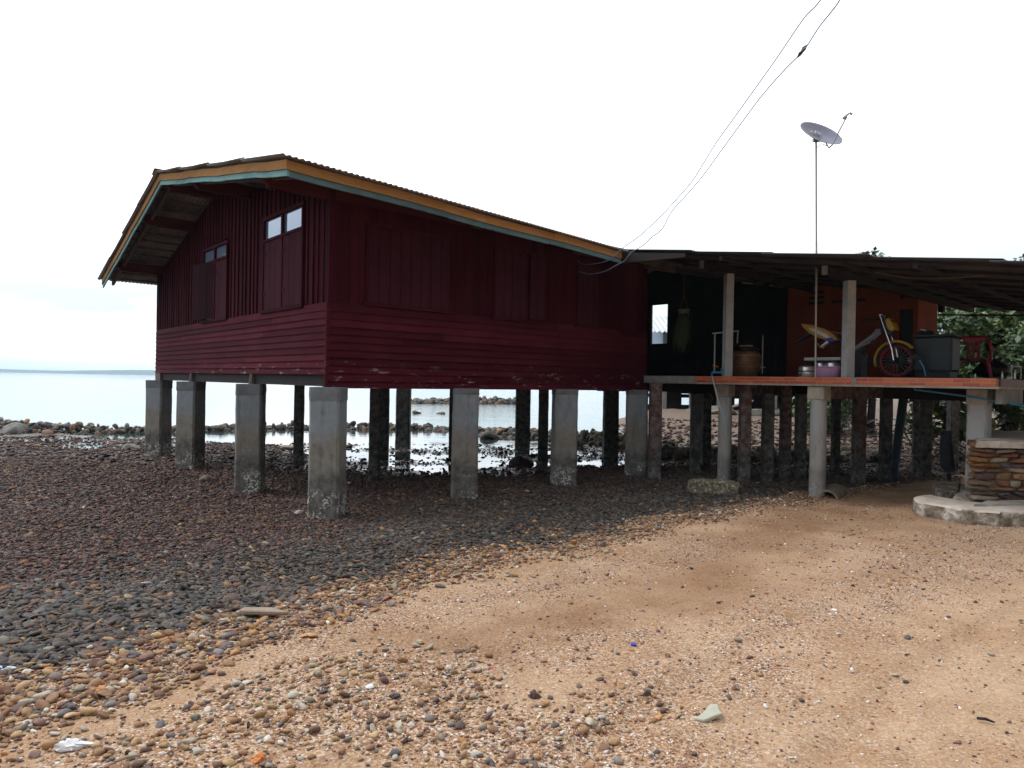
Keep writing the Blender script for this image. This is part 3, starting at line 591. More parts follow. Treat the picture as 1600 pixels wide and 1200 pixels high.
# fascias (rake right, rake left, eave)
def fascia(top,bot,mat,off,name,eave_end=4.92,th=.025,mat_eave=None,lab=None):
    ta=-.95+off
    for (la,lb) in((-.85+off,RL),(RL,9.35)):
        m=MB(); n=16; ls=[la+(lb-la)*k/n for k in range(n+1)]
        vs=[]
        for l in ls:
            z=roofz(-.95,l); w=.006*math.sin(l*3.1)+.004*math.sin(l*7)
            vs+=[(ta,l,z+top+w),(ta,l,z+bot+w),(ta+th,l,z+top+w),(ta+th,l,z+bot+w)]
        fs=[]
        for k in range(n):
            b=k*4; fs+=[(b,b+1,b+5,b+4),(b+2,b+6,b+7,b+3),(b,b+4,b+6,b+2),(b+1,b+3,b+7,b+5)]
        fs+=[(0,2,3,1),(n*4,n*4+1,n*4+3,n*4+2)]; m.add(vs,fs); obj(name,m,mat,house,'H')
    m=MB(); n=20
    for sg,(e0,e1) in enumerate([(ta+th,1.25+off*3),(1.254+off*3,3.3-off*4),(3.304-off*4,eave_end)]):
     vs=[];fs=[]
     for k in range(n+1):
        t=e0+(e1-e0)*k/n; z=roofz(t,-.85)+[0,-.004,.003][sg]; w=.006*math.sin(t*2.3); l=-.85+off+[0,.003,-.001][sg]
        vs+=[(t,l,z+top+w),(t,l,z+bot+w),(t,l+th,z+top+w),(t,l+th,z+bot+w)]
     for k in range(n):
        b=k*4; fs+=[(b,b+4,b+5,b+1),(b+2,b+3,b+7,b+6),(b,b+2,b+6,b+4),(b+1,b+5,b+7,b+3)]
     fs+=[(0,1,3,2),(n*4,n*4+2,n*4+3,n*4+1)]; m.add(vs,fs)
    obj(name,m,mat_eave or mat,house,'H')
fascia(-.004,-.112,M['orange'],0.,'ochre_fascia')
fascia(-.114,-.185,M['teal'],.02,'teal_fascia',mat_eave=M['tealw'])
# purlins, rafters and battens under the overhang
g=MB()
for px,py in ((262,297),(305,287),(415,288),(228,352),(186,418)):
    l,z=ont(px,py,-.84); l=min(max(l,-.5),9.1); zt=roofz(0,l)-.055
    ob=MB().prism([(-.84,zt-.15),(-.90,zt-.09),(-.90,zt),(6.9,zt-.0),(6.9,zt-.19),(-.80,zt-.19)],1,l-.05,l+.05); obj('purlin',ob,M['redd'],house,'H')
for l in (-.35,): 
    g.prism([(-.85,roofz(-.9,l)-.02),(-.85,roofz(-.9,l)-.12),(7,roofz(7,l)-.12),(7,roofz(7,l)-.02)],1,l-.03,l+.03)
for k in range(13):
    l=5.0+k*.345; 
    if l<9.3: g.box((-.88,l-.02,roofz(0,l)-.045),(6.9,l+.02,roofz(0,l)-.004))
for k in range(6):
    l=-.4+k*.9; g.prism([(-.88,roofz(-.9,l)-.05),(-.88,roofz(-.9,l)-.012),(6.9,roofz(6.9,l)-.012),(6.9,roofz(6.9,l)-.05)],1,l-.02,l+.02)
for t in (-.78,.02+2.3,4.6,6.6):
    for la,lb in((-.7,RL),(RL,9.2)):
        g.add([(tt,l,roofz(tt,l)-o_) for tt in(t,t+.05) for l,o_ in((la,.05),(la,.17),(lb,.17),(lb,.05))],[(0,1,2,3),(7,6,5,4),(0,4,5,1),(1,5,6,2),(2,6,7,3),(3,7,4,0)])
obj('roof_framing',g,M['rawwood'],house,'H')
# pillars
def pillar(parent,c,s,azim,ztop,mat,capmat=None,caph=.0,capx=.02,round_=False,name='pillar',H=True,lean=0,sub=True):
    """c=(t,l) house frame; azim = compass bearing of a face normal"""
    w=W(c[0],c[1]) if H else Vector((c[0],c[1],0)); zb=g1(w.x,w.y)-.15; a=math.radians(90-azim) 
    m=MB()
    def ring(z,hs,jit=0.004):
        k=12 if round_ else 4; out=[]
        if round_: return [(w.x+hs*math.cos(2*math.pi*i/16)+random.uniform(-jit,jit),w.y+hs*math.sin(2*math.pi*i/16),z) for i in range(16)]
        for i in range(4):
            for ba,bb in ((-.08,1),(.08,1)):
                b=a+math.pi/4+i*math.pi/2+ba; out.append((w.x+hs*1.39*math.cos(b)+random.uniform(-jit,jit),w.y+hs*1.39*math.sin(b)+random.uniform(-jit,jit),z))
        return out
    nz=9; zs=[zb+(ztop-zb)*k/nz for k in range(nz+1)]; n=len(ring(0,1)); 
    for z in zs: m.v+=ring(z,s/2*(1+.03*(ztop-z)/1.8))
    for r in range(nz):
        for k in range(n): m.f.append((r*n+k,r*n+(k+1)%n,(r+1)*n+(k+1)%n,(r+1)*n+k))
    m.f.append(tuple(range(nz*n,nz*n+n))); 
    o=obj(name,m,mat,parent,'W',smooth=round_)
    if caph:
        m2=MB(); r1=[];
        for z in (ztop-caph,ztop-caph*.5,ztop+.004): m2.v+=ring(z,s/2+capx,.006) if not round_ else None or ring(z,s/2+capx)
        for r in range(2):
            for k in range(n): m2.f.append((r*n+k,r*n+(k+1)%n,(r+1)*n+(k+1)%n,(r+1)*n+k))
        m2.f.append(tuple(range(2*n,3*n))); m2.f.append(tuple(range(n))[::-1]); obj('cap',m2,capmat or M['cap'],o,'W')
    return o
PZ=-.125
for (t,l,az,lab) in [(0,8.24,190,'far corner pillar at the sea end of the gable'),(0,5.88,189,'gable pillar second from the sea'),(0,2.69,171,'gable pillar next to the corner pillar'),(.02,-.02,182,'corner pillar nearest the camera'),
    (2.3,0.,176,'first pillar under the long wall'),(4.47,0.,172,'second pillar under the long wall'),(6.46,0,186,'pillar at the far end of the long wall')]:
    o=pillar(house,(t,l),.372,az,PZ+.0,M['conc'],M['cap2'],.17 if l>0 or t<1 else .09,.006); o['label']=lab
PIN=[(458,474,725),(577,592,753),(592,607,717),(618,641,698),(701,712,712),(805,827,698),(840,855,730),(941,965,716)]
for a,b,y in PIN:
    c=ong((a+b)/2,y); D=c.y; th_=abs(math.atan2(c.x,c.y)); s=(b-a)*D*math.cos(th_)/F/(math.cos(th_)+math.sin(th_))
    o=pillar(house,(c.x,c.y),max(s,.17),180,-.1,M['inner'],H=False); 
g=MB()
for k,(p0,p1) in enumerate([((0,8.24),(0,8.4))]): g.box((-.02,8.1,-.125),(.12,8.5,.05))
obj('beam_end',g,M['rawwood'],house,'H')
for l in (2.69,5.88): obj('timber_strut',MB().bar((-.012,l+.03,-.13),(-.005,l-.02,.06),.035,.05).bar((.0,l-.06,-.13),(-.002,l-.07,.06),.03,.05),M['rawwood'],house,'H')
# ------------------------------------------------------------ porch
DZ=.15
porch=thing('porch','roofed concrete porch with an orange tiled edge, standing on pillars beside the red house','porch',W(6.6,-3.,-1.78),TH)
LE=-5.82
obj('deck_slab',MB().box((6.62,LE,DZ-.135),(13.3,-.06,DZ-.003)).box((6.78,-.06,DZ-.135),(13.3,8.4,DZ-.003)),M['palecap'],porch,'H')
obj('tile_edge',MB().box((6.59,LE+.01,DZ-.105),(6.62,-3.0-.98-.06,DZ+.004)).box((6.59,-3.98,DZ-.105),(6.62,-1.22,DZ+.004)),M['tile'],porch,'H')
obj('tile_gap',MB().box((6.592,-4.04,DZ-.105),(6.619,-3.98,DZ+.002)),M['cap'],porch,'H')
obj('rough_edge',MB().box((6.575,-1.22,DZ-.13),(6.619,-.07,DZ+.006)),M['cap'],porch,'H')
obj('side_edge',MB().box((6.66,LE-.03,DZ-.10),(8.6,LE-.001,DZ+.0)),M['maroon'],porch,'H')
obj('ledge_lip',MB().box((6.60,LE-.02,DZ-.135),(6.66,-1.2,DZ-.106)),M['palecap'],porch,'H')
# capped front pillars with beams running back
def pxpil(px,y,s,round_,mat,az=182,capsz=None,ztop=-.20,lab=None,D=None):
    c=ong(px,y); t,l=toH(c.x,c.y); o=pillar(porch,(c.x,c.y),s,az,ztop,mat,round_=round_,H=False)
    if lab:o['label']=lab
    return o,t,l,c
for (px,y,s,rd,cw,lab) in [(1131,752,.235,True,.25,'round grey front pillar behind the hanging pipe'),(1276.5,775,.245,True,.265,'round pale front pillar right of the satellite pole'),(1527,786,.235,False,.262,'square front pillar at the right end')]:
    o,t,l,c=pxpil(px,y,s,rd,M['conc2'],229,lab=lab); 
    ch=.165
    a=math.radians(0); m=MB(); zt=DZ-.137; z0=zt-ch-.0
    q=MB().box((t-cw/2,l-cw/2,-.205-(.02 if not rd else 0)),(t+cw/2,l+cw/2,zt)); obj('pillar_cap',q,M['palecap'],o,'H',bevel=.012)
    obj('beam',MB().box((t+cw/2,l-.10,-.185),(13.1,l+.10,zt)),M['brickcol'] if rd else M['cap'],porch,'H')
obj('beam',MB().box((6.95,LE+.02,-.19),(8.0,LE+.1,DZ-.137)),M['cap'],porch,'H')['label']='grey cross beam at the right end'
for (l) in (-.6,1.6,): obj('beam',MB().box((7.2,l-.1,-.18),(13.1,l+.1,DZ-.137)),M['dark'],porch,'H')
for t in (9.2,11.5,13.): obj('beam',MB().box((t-.1,LE+.15,-.19),(t+.1,-.1,DZ-.138)),M['dark'],porch,'H')
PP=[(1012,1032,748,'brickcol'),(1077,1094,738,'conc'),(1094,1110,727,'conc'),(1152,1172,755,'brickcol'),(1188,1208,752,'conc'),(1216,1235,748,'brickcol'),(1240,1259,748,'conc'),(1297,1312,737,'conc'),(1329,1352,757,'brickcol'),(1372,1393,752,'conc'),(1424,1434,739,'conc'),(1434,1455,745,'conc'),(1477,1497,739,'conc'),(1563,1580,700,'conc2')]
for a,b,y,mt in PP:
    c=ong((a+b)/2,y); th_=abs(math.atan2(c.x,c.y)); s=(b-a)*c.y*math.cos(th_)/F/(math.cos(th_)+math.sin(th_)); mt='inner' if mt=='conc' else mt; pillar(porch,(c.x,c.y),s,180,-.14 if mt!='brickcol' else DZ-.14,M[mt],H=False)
# posts and roof
def pz(l): return 2.305+.157*(l+.7)
for px,l0 in ((1136,-1.73),(1324.5,-3.82)):
    l,z=ont(px,585,6.85); zt=pz(l)-.16; c=W(6.85,l); a=math.radians(8)
    m=MB(); 
    for z in (DZ-.01,zt):
        for k in range(4): th=a+math.pi/4+k*math.pi/2; m.v.append((c.x+.095*math.cos(th),c.y+.095*math.sin(th),z))
    m.f=[(0,1,5,4),(1,2,6,5),(2,3,7,6),(3,0,4,7),(4,5,6,7)]; obj('post',m,M['post'],porch,'W')
    obj('roof_beam',MB().box((6.0,l-.04,zt),(13,l+.04,zt+.13)),M['dark'],porch,'H')
    obj('beam_end',MB().box((5.985,l-.041,zt-.002),(5.999,l+.041,zt+.132)),M['cap'],porch,'H')
for l in (-6.3,-7.9):
    obj('roof_beam',MB().box((5.9,l-.04,pz(l)-.17),(13,l+.04,pz(l)-.04)),M['redd'],porch,'H')
    if l<-7:
        for t in (7.6,12.2): obj('post',MB().box((t,l-.07,-1.6),(t+.15,l+.07,pz(l)-.17)),M['post'],porch,'H')
g=MB()
for k in range(10):
    t=5.25+k*.86; g.prism([(-.65,pz(-.65)-.05),(-.65,pz(-.65)-.008),(-8.2,pz(-8.2)-.008),(-8.2,pz(-8.2)-.05)],0,t-.02,t+.02)
obj('roof_battens',g,M['dark'],porch,'H')
g=MB()
for l in (-1.2,-2.6,-4.4,-5.3): g.box((5.15,l-.03,pz(l)-.10),(13,l+.03,pz(l)-.052))
obj('rafters',g,M['dark'],porch,'H')
# sheets stepped at the rake
V=[];Fc=[]
ls=[-.6,-2.0,-3.35,-4.7,-6.1,-7.2,-8.4]
for q,(a,b) in enumerate(zip(ls[:-1],ls[1:])):
    t0=5.02+[0,.06,-.03,.05,0,.08][q]; ts=np.arange(t0,13.4,.077/6); base=len(V); n=len(ts); b2=b-.12
    for l,dz in((a,-.016),(b2,.010)):
        for t in ts: V.append((t,l,pz(l)+dz+.014+.011*math.cos(2*math.pi*t/.077)))
    for k in range(n-1): Fc.append((base+k,base+n+k,base+n+k+1,base+k+1))
mb=MB(); mb.v=V; mb.f=Fc; o=obj('roof_sheets',mb,simple('dark_roof_sheet',(.085,.08,.085),(.045,.042,.046),1.6,.85,.3,40,(1,.3,1)),porch,'H',smooth=True); s=o.modifiers.new('t','SOLIDIFY'); s.thickness=.008; s.offset=0  # porch sheets in a darker grey than the house roof sheets
# transition timber between the roofs
obj('valley_board',MB().add([(t,l,z) for t in(4.93,4.97) for l,z in((-.83,zR(4.9)-.01),(-.83,zR(4.9)-.19),(-2.1,pz(-2.1)-.10),(-2.1,pz(-2.1)-.04))],[(0,1,2,3),(7,6,5,4),(0,4,5,1),(1,5,6,2),(2,6,7,3),(3,7,4,0)]),M['dark'],porch,'H')
# back walls of the porch with a window opening
bw=thing('back_wall','dark boarded wall closing the back of the porch, one bright opening in it','wall',W(13.0,3.,DZ),TH)
wl0,wz1=4.09,2.42; wl1=4.70; wz0=1.23
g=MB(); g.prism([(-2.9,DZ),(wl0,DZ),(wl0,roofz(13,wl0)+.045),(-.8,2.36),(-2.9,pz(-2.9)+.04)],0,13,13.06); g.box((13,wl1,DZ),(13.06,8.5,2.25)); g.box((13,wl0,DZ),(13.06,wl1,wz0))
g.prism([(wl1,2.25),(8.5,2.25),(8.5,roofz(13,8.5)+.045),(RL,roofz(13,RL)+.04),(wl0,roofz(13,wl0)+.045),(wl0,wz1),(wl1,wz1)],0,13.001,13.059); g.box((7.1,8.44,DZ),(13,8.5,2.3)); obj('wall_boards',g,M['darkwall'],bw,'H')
obj('window_frame',MB().box((12.98,wl0-.04,wz0-.04),(13.0,wl1+.04,wz0)).box((12.98,wl0-.04,wz1),(13.0,wl1+.04,wz1+.04)).box((12.98,wl0-.04,wz0),(13.0,wl0,wz1)).box((12.98,wl1,wz0),(13.0,wl1+.04,wz1)),M['dark'],bw,'H')
# orange room
kr=thing('kitchen_room','orange rendered room with brick vents, standing at the back of the porch','room',W(10,-2.6,DZ),TH)
g=MB(); g.box((10,-3.42,DZ),(10.12,-1.2,2.1)); g.box((10,-3.74,DZ),(10.12,-3.66,1.72)); g.box((10.12,-1.32,DZ),(11.05,-1.2,2.15)); g.box((10.12,-3.74,DZ),(11.05,-3.62,1.72)); g.box((10.95,-3.62,DZ),(11.05,-1.32,1.9)); g.box((10,-3.66,1.5),(10.12,-3.42,1.7))
obj('wall',g,M['orwall'],kr,'H')
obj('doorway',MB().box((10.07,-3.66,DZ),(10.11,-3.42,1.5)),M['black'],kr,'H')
def vent(l0,z0,nc,nr):
    m=MB()
    for i in range(nc):
        for j in range(nr):
            a=l0-i*.17; m.box((9.985,a-.145,z0-j*.11-.055),(9.999,a,z0-j*.11))
    o=obj('brick_vent',m,M['black'],kr,'H')
l,z=ont(1265,456,10); vent(l,z,2,3)
l,z=ont(1300,470,10); vent(l,z,4,1)
# ------------------------------------------------------------ things on and about the porch
def hthing(name,lab,cat,t,l,z,group=None): return thing(name,lab,cat,W(t,l,z),TH,group)
# satellite dish
pl,_=ont(1274,588,6.52); pole_top=ont(1275,220,6.52)
d=hthing('satellite_dish','weathered satellite dish on a tall thin pole rising through the porch roof','satellite dish',6.52,pl,DZ)
ptop=W(6.52,pole_top[0],pole_top[1]); pb=W(6.52,pl,DZ)
obj('pole',MB().tube([pb,(pb*.5+ptop*.5)+Vector((.012,0,0)),ptop],.016,8),M['steel'],d,'W',smooth=True)
dc=at(1283,208,ptop.y-.02); nrm=Vector((.20,-.70,.68)).normalized(); Rm=nrm.to_track_quat('Z','Y').to_matrix()
ud=MB(); ud.lathe([(.001,-.075),(.12,-.068),(.23,-.045),(.31,-.012),(.335,.0),(.345,.0),(.335,-.012),(.31,-.026),(.23,-.06),(.12,-.083),(.001,-.09)][:6],dc,36,Rm)
ud.f=ud.f[:-2]; o=obj('reflector',ud,M['dishm'],d,'W',smooth=True); s=o.modifiers.new('s','SOLIDIFY'); s.thickness=.006
c2=dc-nrm*.07
obj('mount',MB().tube([ptop-Vector((0,0,.02)),c2-nrm*.05,c2],.022,8).bar(ptop-Vector((.05,0,-.01)),ptop+Vector((.07,0,.015)),.05,.05).tube([ptop-Vector((0,0,.12)),c2+Vector((.05,0,-.1)),c2+Rm@Vector((.0,0,0))+Vector((.12,-.02,-.14))],.006,6),M['steel'],d,'W')
a1=at(1291,224,dc.y-.15);a2=at(1295,231,dc.y-.3);a3=at(1300,227,dc.y-.38);a4=at(1311,205,dc.y-.42);a5=at(1321,186,dc.y-.45)
obj('feed_arm',MB().tube([a1,a2,a3,a4,a5,at(1323,183,dc.y-.45)],.0115,6),M['frame'],d,'W',smooth=True)
k=at(1321,182,dc.y-.45); obj('receiver_head',MB().tube([k+Vector((-.03,0,-.03)),k,k+Vector((.03,0,.03)),k+Vector((.07,0,.055)),k+Vector((.10,0,.03))],[.022,.02,.014,.014,.02],8),M['pvc'],d,'W',smooth=True)
em=MB(); ec=dc+Rm@Vector((-.03,.1,-.058)); em.torus(dc+nrm*-.055+(at(1272,200,dc.y)-dc)*.85,.035,.007,nrm,18,5)
for k in range(3): q=dc+nrm*-.052+(at(1277+k*4,200+k*2,dc.y)-dc)*.85; em.bar(q,q+Rm@Vector((.02,.05,0)),.008,.004)
obj('emblem',em,M['white'],d,'W')
# motorbike built in its own upright plane
BT=7.5
bikeL,bikeZ=ont(1400,558,BT)
bk=hthing('motorbike','stripped motorbike with yellow fairings and red front rim, rear wheel missing, propped on the porch','motorbike',BT,bikeL,DZ)
def P2(px,py): return ont(px,py,BT)
def plate(name,pts,mat,th,off=0,bev=.012,parent=None): 
    return obj(name,MB().prism([P2(*p) for p in pts],0,BT+off-th/2,BT+off+th/2),mat,parent or bk,'H',bevel=bev)
def P3(px,py,off=0): l,z=ont(px,py,BT); return (BT+off,l,z)
wz=DZ+.285; wl=bikeL
fw=obj('front_wheel',MB().torus((BT,wl,wz),.255,.028,(1,0,0),36,8),M['rubber'],bk,'H',smooth=True)
obj('rim',MB().torus((BT,wl,wz),.226,.010,(1,0,0),36,8,1.6),M['rimred'],fw,'H',smooth=True)
sp=MB()
for k in range(22):
    a=2*math.pi*k/22; sp.tube([(BT+.02*(-1)**k,wl+.03*math.cos(a+.5),wz+.03*math.sin(a+.5)),(BT,wl+.21*math.cos(a),wz+.21*math.sin(a))],.0022,4)
obj('spokes',sp,M['steel'],fw,'H'); obj('hub',MB().tube([(BT-.05,wl,wz),(BT+.05,wl,wz)],.04,12).tube([(BT-.03,wl,wz),(BT-.026,wl,wz)],.06,20),M['dark'],fw,'H',smooth=True)
for off in(-.09,.09): obj('fork_leg',MB().tube([P3(1378,492,off),P3(1386,515,off),P3(1397,545,off),(BT+off,wl,wz)],[.016,.014,.019,.021],10),M['chrome'],bk,'H',smooth=True)
# mudguard: arc
m=MB(); rin=.30
n=12
for k in range(n+1):
    a=math.radians(25+k*(185-25)/n)*-1+math.pi  # over the top
    ang=math.radians(38)+math.radians(160)*k/n
    for off,r in((-.05,.285),(-.045,.318),(.045,.318),(.05,.285)): m.v.append((BT+off,wl-r*math.cos(ang),wz+r*math.sin(ang)))
for k in range(n):
    for j in range(3): b=k*4+j; m.f.append((b,b+1,b+5,b+4))
o=obj('front_mudguard',m,M['yellow'],bk,'H',smooth=True); o.modifiers.new('s','SOLIDIFY').thickness=.006
plate('headlamp_cowl',[(1386,500),(1392,497),(1399,506),(1402,515),(1396,519),(1389,513)],M['yellow'],.19)
plate('cowl_back',[(1376,500),(1387,497),(1396,501),(1401,514),(1397,523),(1388,525),(1379,520)],M['black'],.17)
obj('handlebar',MB().tube([P3(1366,503,-.28),P3(1372,501,-.15),P3(1377,499,0),P3(1381,494,.2),P3(1386,488,.3)],.012,8).tube([P3(1356,505,-.30),P3(1366,501,-.26),P3(1372,502,-.2)],.02,8),M['black'],bk,'H',smooth=True)
obj('steering_head',MB().tube([P3(1377,491),P3(1381,512)],.026,10).tube([P3(1372,506),P3(1384,503)],.012,6),M['chrome'],bk,'H',smooth=True)
fr=obj('frame',MB().tube([P3(1380,514),P3(1370,521),P3(1352,533),P3(1336,545),P3(1324,548)],[.038,.034,.03,.034,.036],10).tube([P3(1376,520),P3(1360,534),P3(1345,541),P3(1332,551)],.018,8)
  .bar(P3(1365,523),P3(1372,515),.03,.05),M['frame'],bk,'H',smooth=True)
obj('subframe',MB().tube([P3(1330,546,.06),P3(1316,540,.06),P3(1290,522,.06),P3(1262,508,.06)],.013,8).tube([P3(1330,546,-.06),P3(1316,540,-.06),P3(1290,522,-.06),P3(1262,508,-.06)],.013,8)
  .tube([P3(1300,534,-.05),P3(1306,545,-.05),P3(1314,556,-.05)],.014,8).tube([P3(1312,520),P3(1318,540),P3(1330,548)],.02,8).bar(P3(1316,536),P3(1332,546),.1,.09),M['dark'],bk,'H',smooth=True)
obj('bracket',MB().bar(P3(1352,543,.02),P3(1340,551,.02),.03,.05).bar(P3(1357,546),P3(1351,556),.02,.02).bar(P3(1361,535),P3(1366,531),.03,.05),M['black'],bk,'H')
plate('tail_fairing',[(1255,506),(1266,507),(1290,513),(1306,522),(1314,532),(1303,533),(1284,529),(1268,521),(1258,512)],M['yellow'],.20)
plate('side_stripe',[(1268,513),(1284,517),(1296,523),(1303,529),(1296,529),(1284,523),(1274,518)],M['white'],.212,bev=0)
plate('side_panel_tip',[(1290,530),(1302,528),(1313,532),(1304,534),(1292,533)],M['violet'],.214,bev=0)
plate('seat',[(1276,508),(1290,512),(1305,517),(1317,519),(1317,523),(1306,522),(1290,514),(1276,511)],M['seat'],.19,0)
plate('rear_mudguard',[(1262,519),(1270,521),(1262,527),(1250,534),(1243,538),(1242,537),(1252,528)],M['black'],.08)
plate('rear_lamp',[(1257,511),(1262,512),(1261,516),(1257,515)],M['chrome'],.06)
obj('footrest',MB().tube([P3(1298,537,-.12),P3(1292,541,-.13),P3(1287,544,-.13),P3(1283,537,-.13)],.009,6).bar(P3(1298,535,-.1),P3(1288,543,-.1),.02,.05),M['alu'],bk,'H',smooth=True)
obj('prop_block',MB().box((BT-.12,ont(1340,585,BT)[0]-.1,DZ),(BT+.12,ont(1325,585,BT)[0],P3(1330,552)[2])),M['black'],bk,'H')
# water jar
jl,_=ont(1165,585,7.45)
j=hthing('water_jar','big brown glazed water jar with a dark lid behind the left porch post','jar',7.45,jl,DZ)
obj('body',MB().lathe([(.17,0),(.21,.04),(.255,.16),(.275,.28),(.27,.38),(.235,.46),(.20,.49)],(0,0,0),28),M['jar'],j,smooth=True)
obj('band',MB().lathe([(.268,.385),(.262,.405),(.255,.42)],(0,0,0),28).lathe([(.262,.185),(.268,.20)],(0,0,0),28),M['jarband'],j,smooth=True)
obj('lid',MB().lathe([(.215,.488),(.24,.50),(.235,.53),(.12,.555),(.001,.56)],(0,0,0),24),M['black'],j,smooth=True)
bx=hthing('small_plank','short pale plank lying on top of the jar lid','plank',7.42,jl+.0,DZ+.56); obj('board',MB().box((-.05,-.13,0),(.05,.09,.035)),M['bark'],bx,bevel=.004)
# standpipe frame of white pvc
pf=hthing('water_pipe_frame','white plastic standpipe frame with blue elbows at the porch edge','pipes',6.7,ont(1116,585,6.72)[0],DZ)
def PX(px,py,t): l,z=ont(px,py,t); return (t,l,z)
obj('pipe',MB().tube([PX(1116,583,6.75),PX(1117,522,6.75)],.011,8).tube([PX(1113,521,6.75),PX(1134,519,6.9),PX(1154,517,7.1)],.013,8).tube([PX(1153,518,7.1),PX(1152,536,7.1)],.011,8),M['pvc'],pf,'H',smooth=True)
obj('blue_elbow',MB().tube([PX(1128,576,6.72),PX(1127,582,6.72),PX(1113,582,6.66),PX(1112,588,6.55)],.021,8),M['bluepvc'],pf,'H',smooth=True)
obj('drain_pipe',MB().tube([PX(1113,588,6.53),PX(1122,625,6.53),PX(1132.5,657,6.53)],.0165,8),M['pvc'],pf,'H',smooth=True)
obj('tap',MB().bar(PX(1114,571,6.74),PX(1122,573,6.74),.02,.02),M['orstone'],pf,'H')
sp2=hthing('thin_rod','thin upright grey rod standing right of the brown jar','rod',7.3,ont(1191,585,7.3)[0],DZ); a,b=PX(1191,584,7.3),PX(1192,524,7.3)
obj('rod',MB().tube([a,b],.009,6).bar(PX(1188,574,7.3),PX(1196,574,7.3),.015,.015),M['steel'],sp2,'H',smooth=True)
rk=hthing('wash_rack','low dark rack standing behind the jar','rack',8.2,ont(1175,585,8.2)[0],DZ); obj('rails',MB().box((-.2,-.45,.62),(.2,.35,.64)).box((-.2,-.45,0),(-.17,-.42,.62)).box((-.2,.32,0),(-.17,.35,.62)).box((.17,-.45,0),(.2,-.42,.62)).box((.17,.32,0),(.2,.35,.62)),M['dark'],rk)
# pots and basin
c=hthing('rice_cooker','round silver rice cooker at the porch edge','rice cooker',6.78,ont(1260,586,6.78)[0],DZ)
obj('body',MB().lathe([(.105,0),(.12,.02),(.122,.09)],n=20),M['alu'],c,smooth=True); obj('rim_band',MB().lathe([(.125,.092),(.125,.108)],n=20),M['black'],c); obj('lid',MB().lathe([(.12,.109),(.115,.165),(.08,.185),(.001,.19)],n=20),M['alu'],c,smooth=True); obj('switch_panel',MB().box((-.128,.02,.02),(-.118,.08,.055)),M['black'],c)
c=hthing('basin','lilac plastic basin with a rolled rim beside the satellite pole','basin',6.95,ont(1294,586,6.95)[0],DZ)
obj('bowl',MB().lathe([(.15,0),(.175,.02),(.215,.155),(.235,.165),(.235,.178),(.20,.16),(.16,.03)],n=28),M['pink'],c,smooth=True)
c=hthing('steel_bowl','upturned steel bowl lying in the lilac basin','bowl',6.95,ont(1300,586,6.95)[0],DZ+.10)
obj('bowl',MB().lathe([(.12,0),(.12,.06),(.10,.13),(.001,.15)],n=20),M['alu'],c,smooth=True)
c=hthing('cooking_pot','small tilted steel pot lying in the lilac basin','pot',6.97,ont(1282,586,6.97)[0],DZ+.10)
obj('pot',MB().lathe([(.06,0),(.07,.02),(.072,.13),(.065,.14),(.001,.142)],n=16),M['alu'],c,smooth=True)
c=hthing('bench','low bench with a worn white top behind the basin','bench',7.25,ont(1290,586,7.25)[0],DZ)
obj('seat',MB().box((-.15,-.30,.285),(.15,.30,.335)),M['pvc'],c,bevel=.005)
for a in(-.12,.10):
    for b in(-.27,.25): obj('leg',MB().box((a,b,0),(a+.03,b+.03,.285)),M['dark'],c)
c=hthing('low_table','long low dark blue table standing behind the motorbike','table',8.6,ont(1355,580,8.6)[0],DZ)
obj('top',MB().box((-.3,-.75,.27),(.3,.6,.36)),col('dark_blue_paint',(.02,.035,.06),.5),c,bevel=.01)
for a in(-.26,.22):
    for b in(-.7,.52): obj('leg',MB().box((a,b,0),(a+.04,b+.04,.27)),M['dark'],c)
# grey tank, bag on it, chair, hose, dark heap
c=hthing('ice_chest','large grey insulated chest with a lid, right of the motorbike','ice chest',8.0,ont(1466,586,8.0)[0],DZ)
obj('body',MB().box((-.2,-.24,.12),(.2,.30,.66)),M['grey'],c,bevel=.03); obj('lid',MB().box((-.22,-.26,.663),(.22,.32,.70)),M['grey'],c,bevel=.012); obj('base',MB().box((-.18,-.21,0),(.18,.27,.118)),M['black'],c)
c=hthing('crumpled_sack','crumpled dark sack lying on the lid of the grey chest','sack',8.0,ont(1444,520,8.0)[0],DZ+.70); v,f=SH[3]; m=MB(); m.v=[(a[0]*.12,a[1]*.15,(a[2]*.5+.4)*.1) for a in v[3]]; m.f=[tuple(q) for q in f]; obj('cloth',m,M['black'],c,smooth=True); obj('shine_strip',MB().bar((-.1,.02,.09),(-.1,-.06,.065),.012,.015),M['bag'],c)
def chair(name,lab,t,l,ry):
    c=thing(name,lab,'chair',W(t,l,DZ),TH+ry)
    # back faces -x (camera side)
    bkb=MB(); w=.21
    bkb.tube([(-.15,-w,.36),(-.19,-w,.55),(-.21,-w*.9,.72),(-.215,-w*.6,.78),(-.215,w*.6,.78),(-.21,w*.9,.72),(-.19,w,.55),(-.15,w,.36)],.022,8)
    for y in(-.065,.0,.065): bkb.bar((-.16,y,.38),(-.21,y,.74),.036,.014,(1,0,0))
    bkb.box((-.225,-.13,.70),(-.20,.13,.775)); obj('backrest',bkb,M['redpl'],c,smooth=True)
    obj('seat',MB().box((-.18,-.2,.36),(.2,.2,.385)),M['redpl'],c,bevel=.01)
    for sx,sy in((-1,-1),(-1,1),(1,-1),(1,1)): obj('leg',MB().tube([(sx*.15,sy*.17,.37),(sx*.21,sy*.225,0)],[.035,.022],6),M['redpl'],c)
    obj('arms',MB().tube([(-.19,-.23,.55),(.05,-.25,.56),(.17,-.22,.5),(.17,-.2,.37)],.018,6).tube([(-.19,.23,.55),(.05,.25,.56),(.17,.22,.5),(.17,.2,.37)],.018,6),M['redpl'],c,smooth=True)
    return c
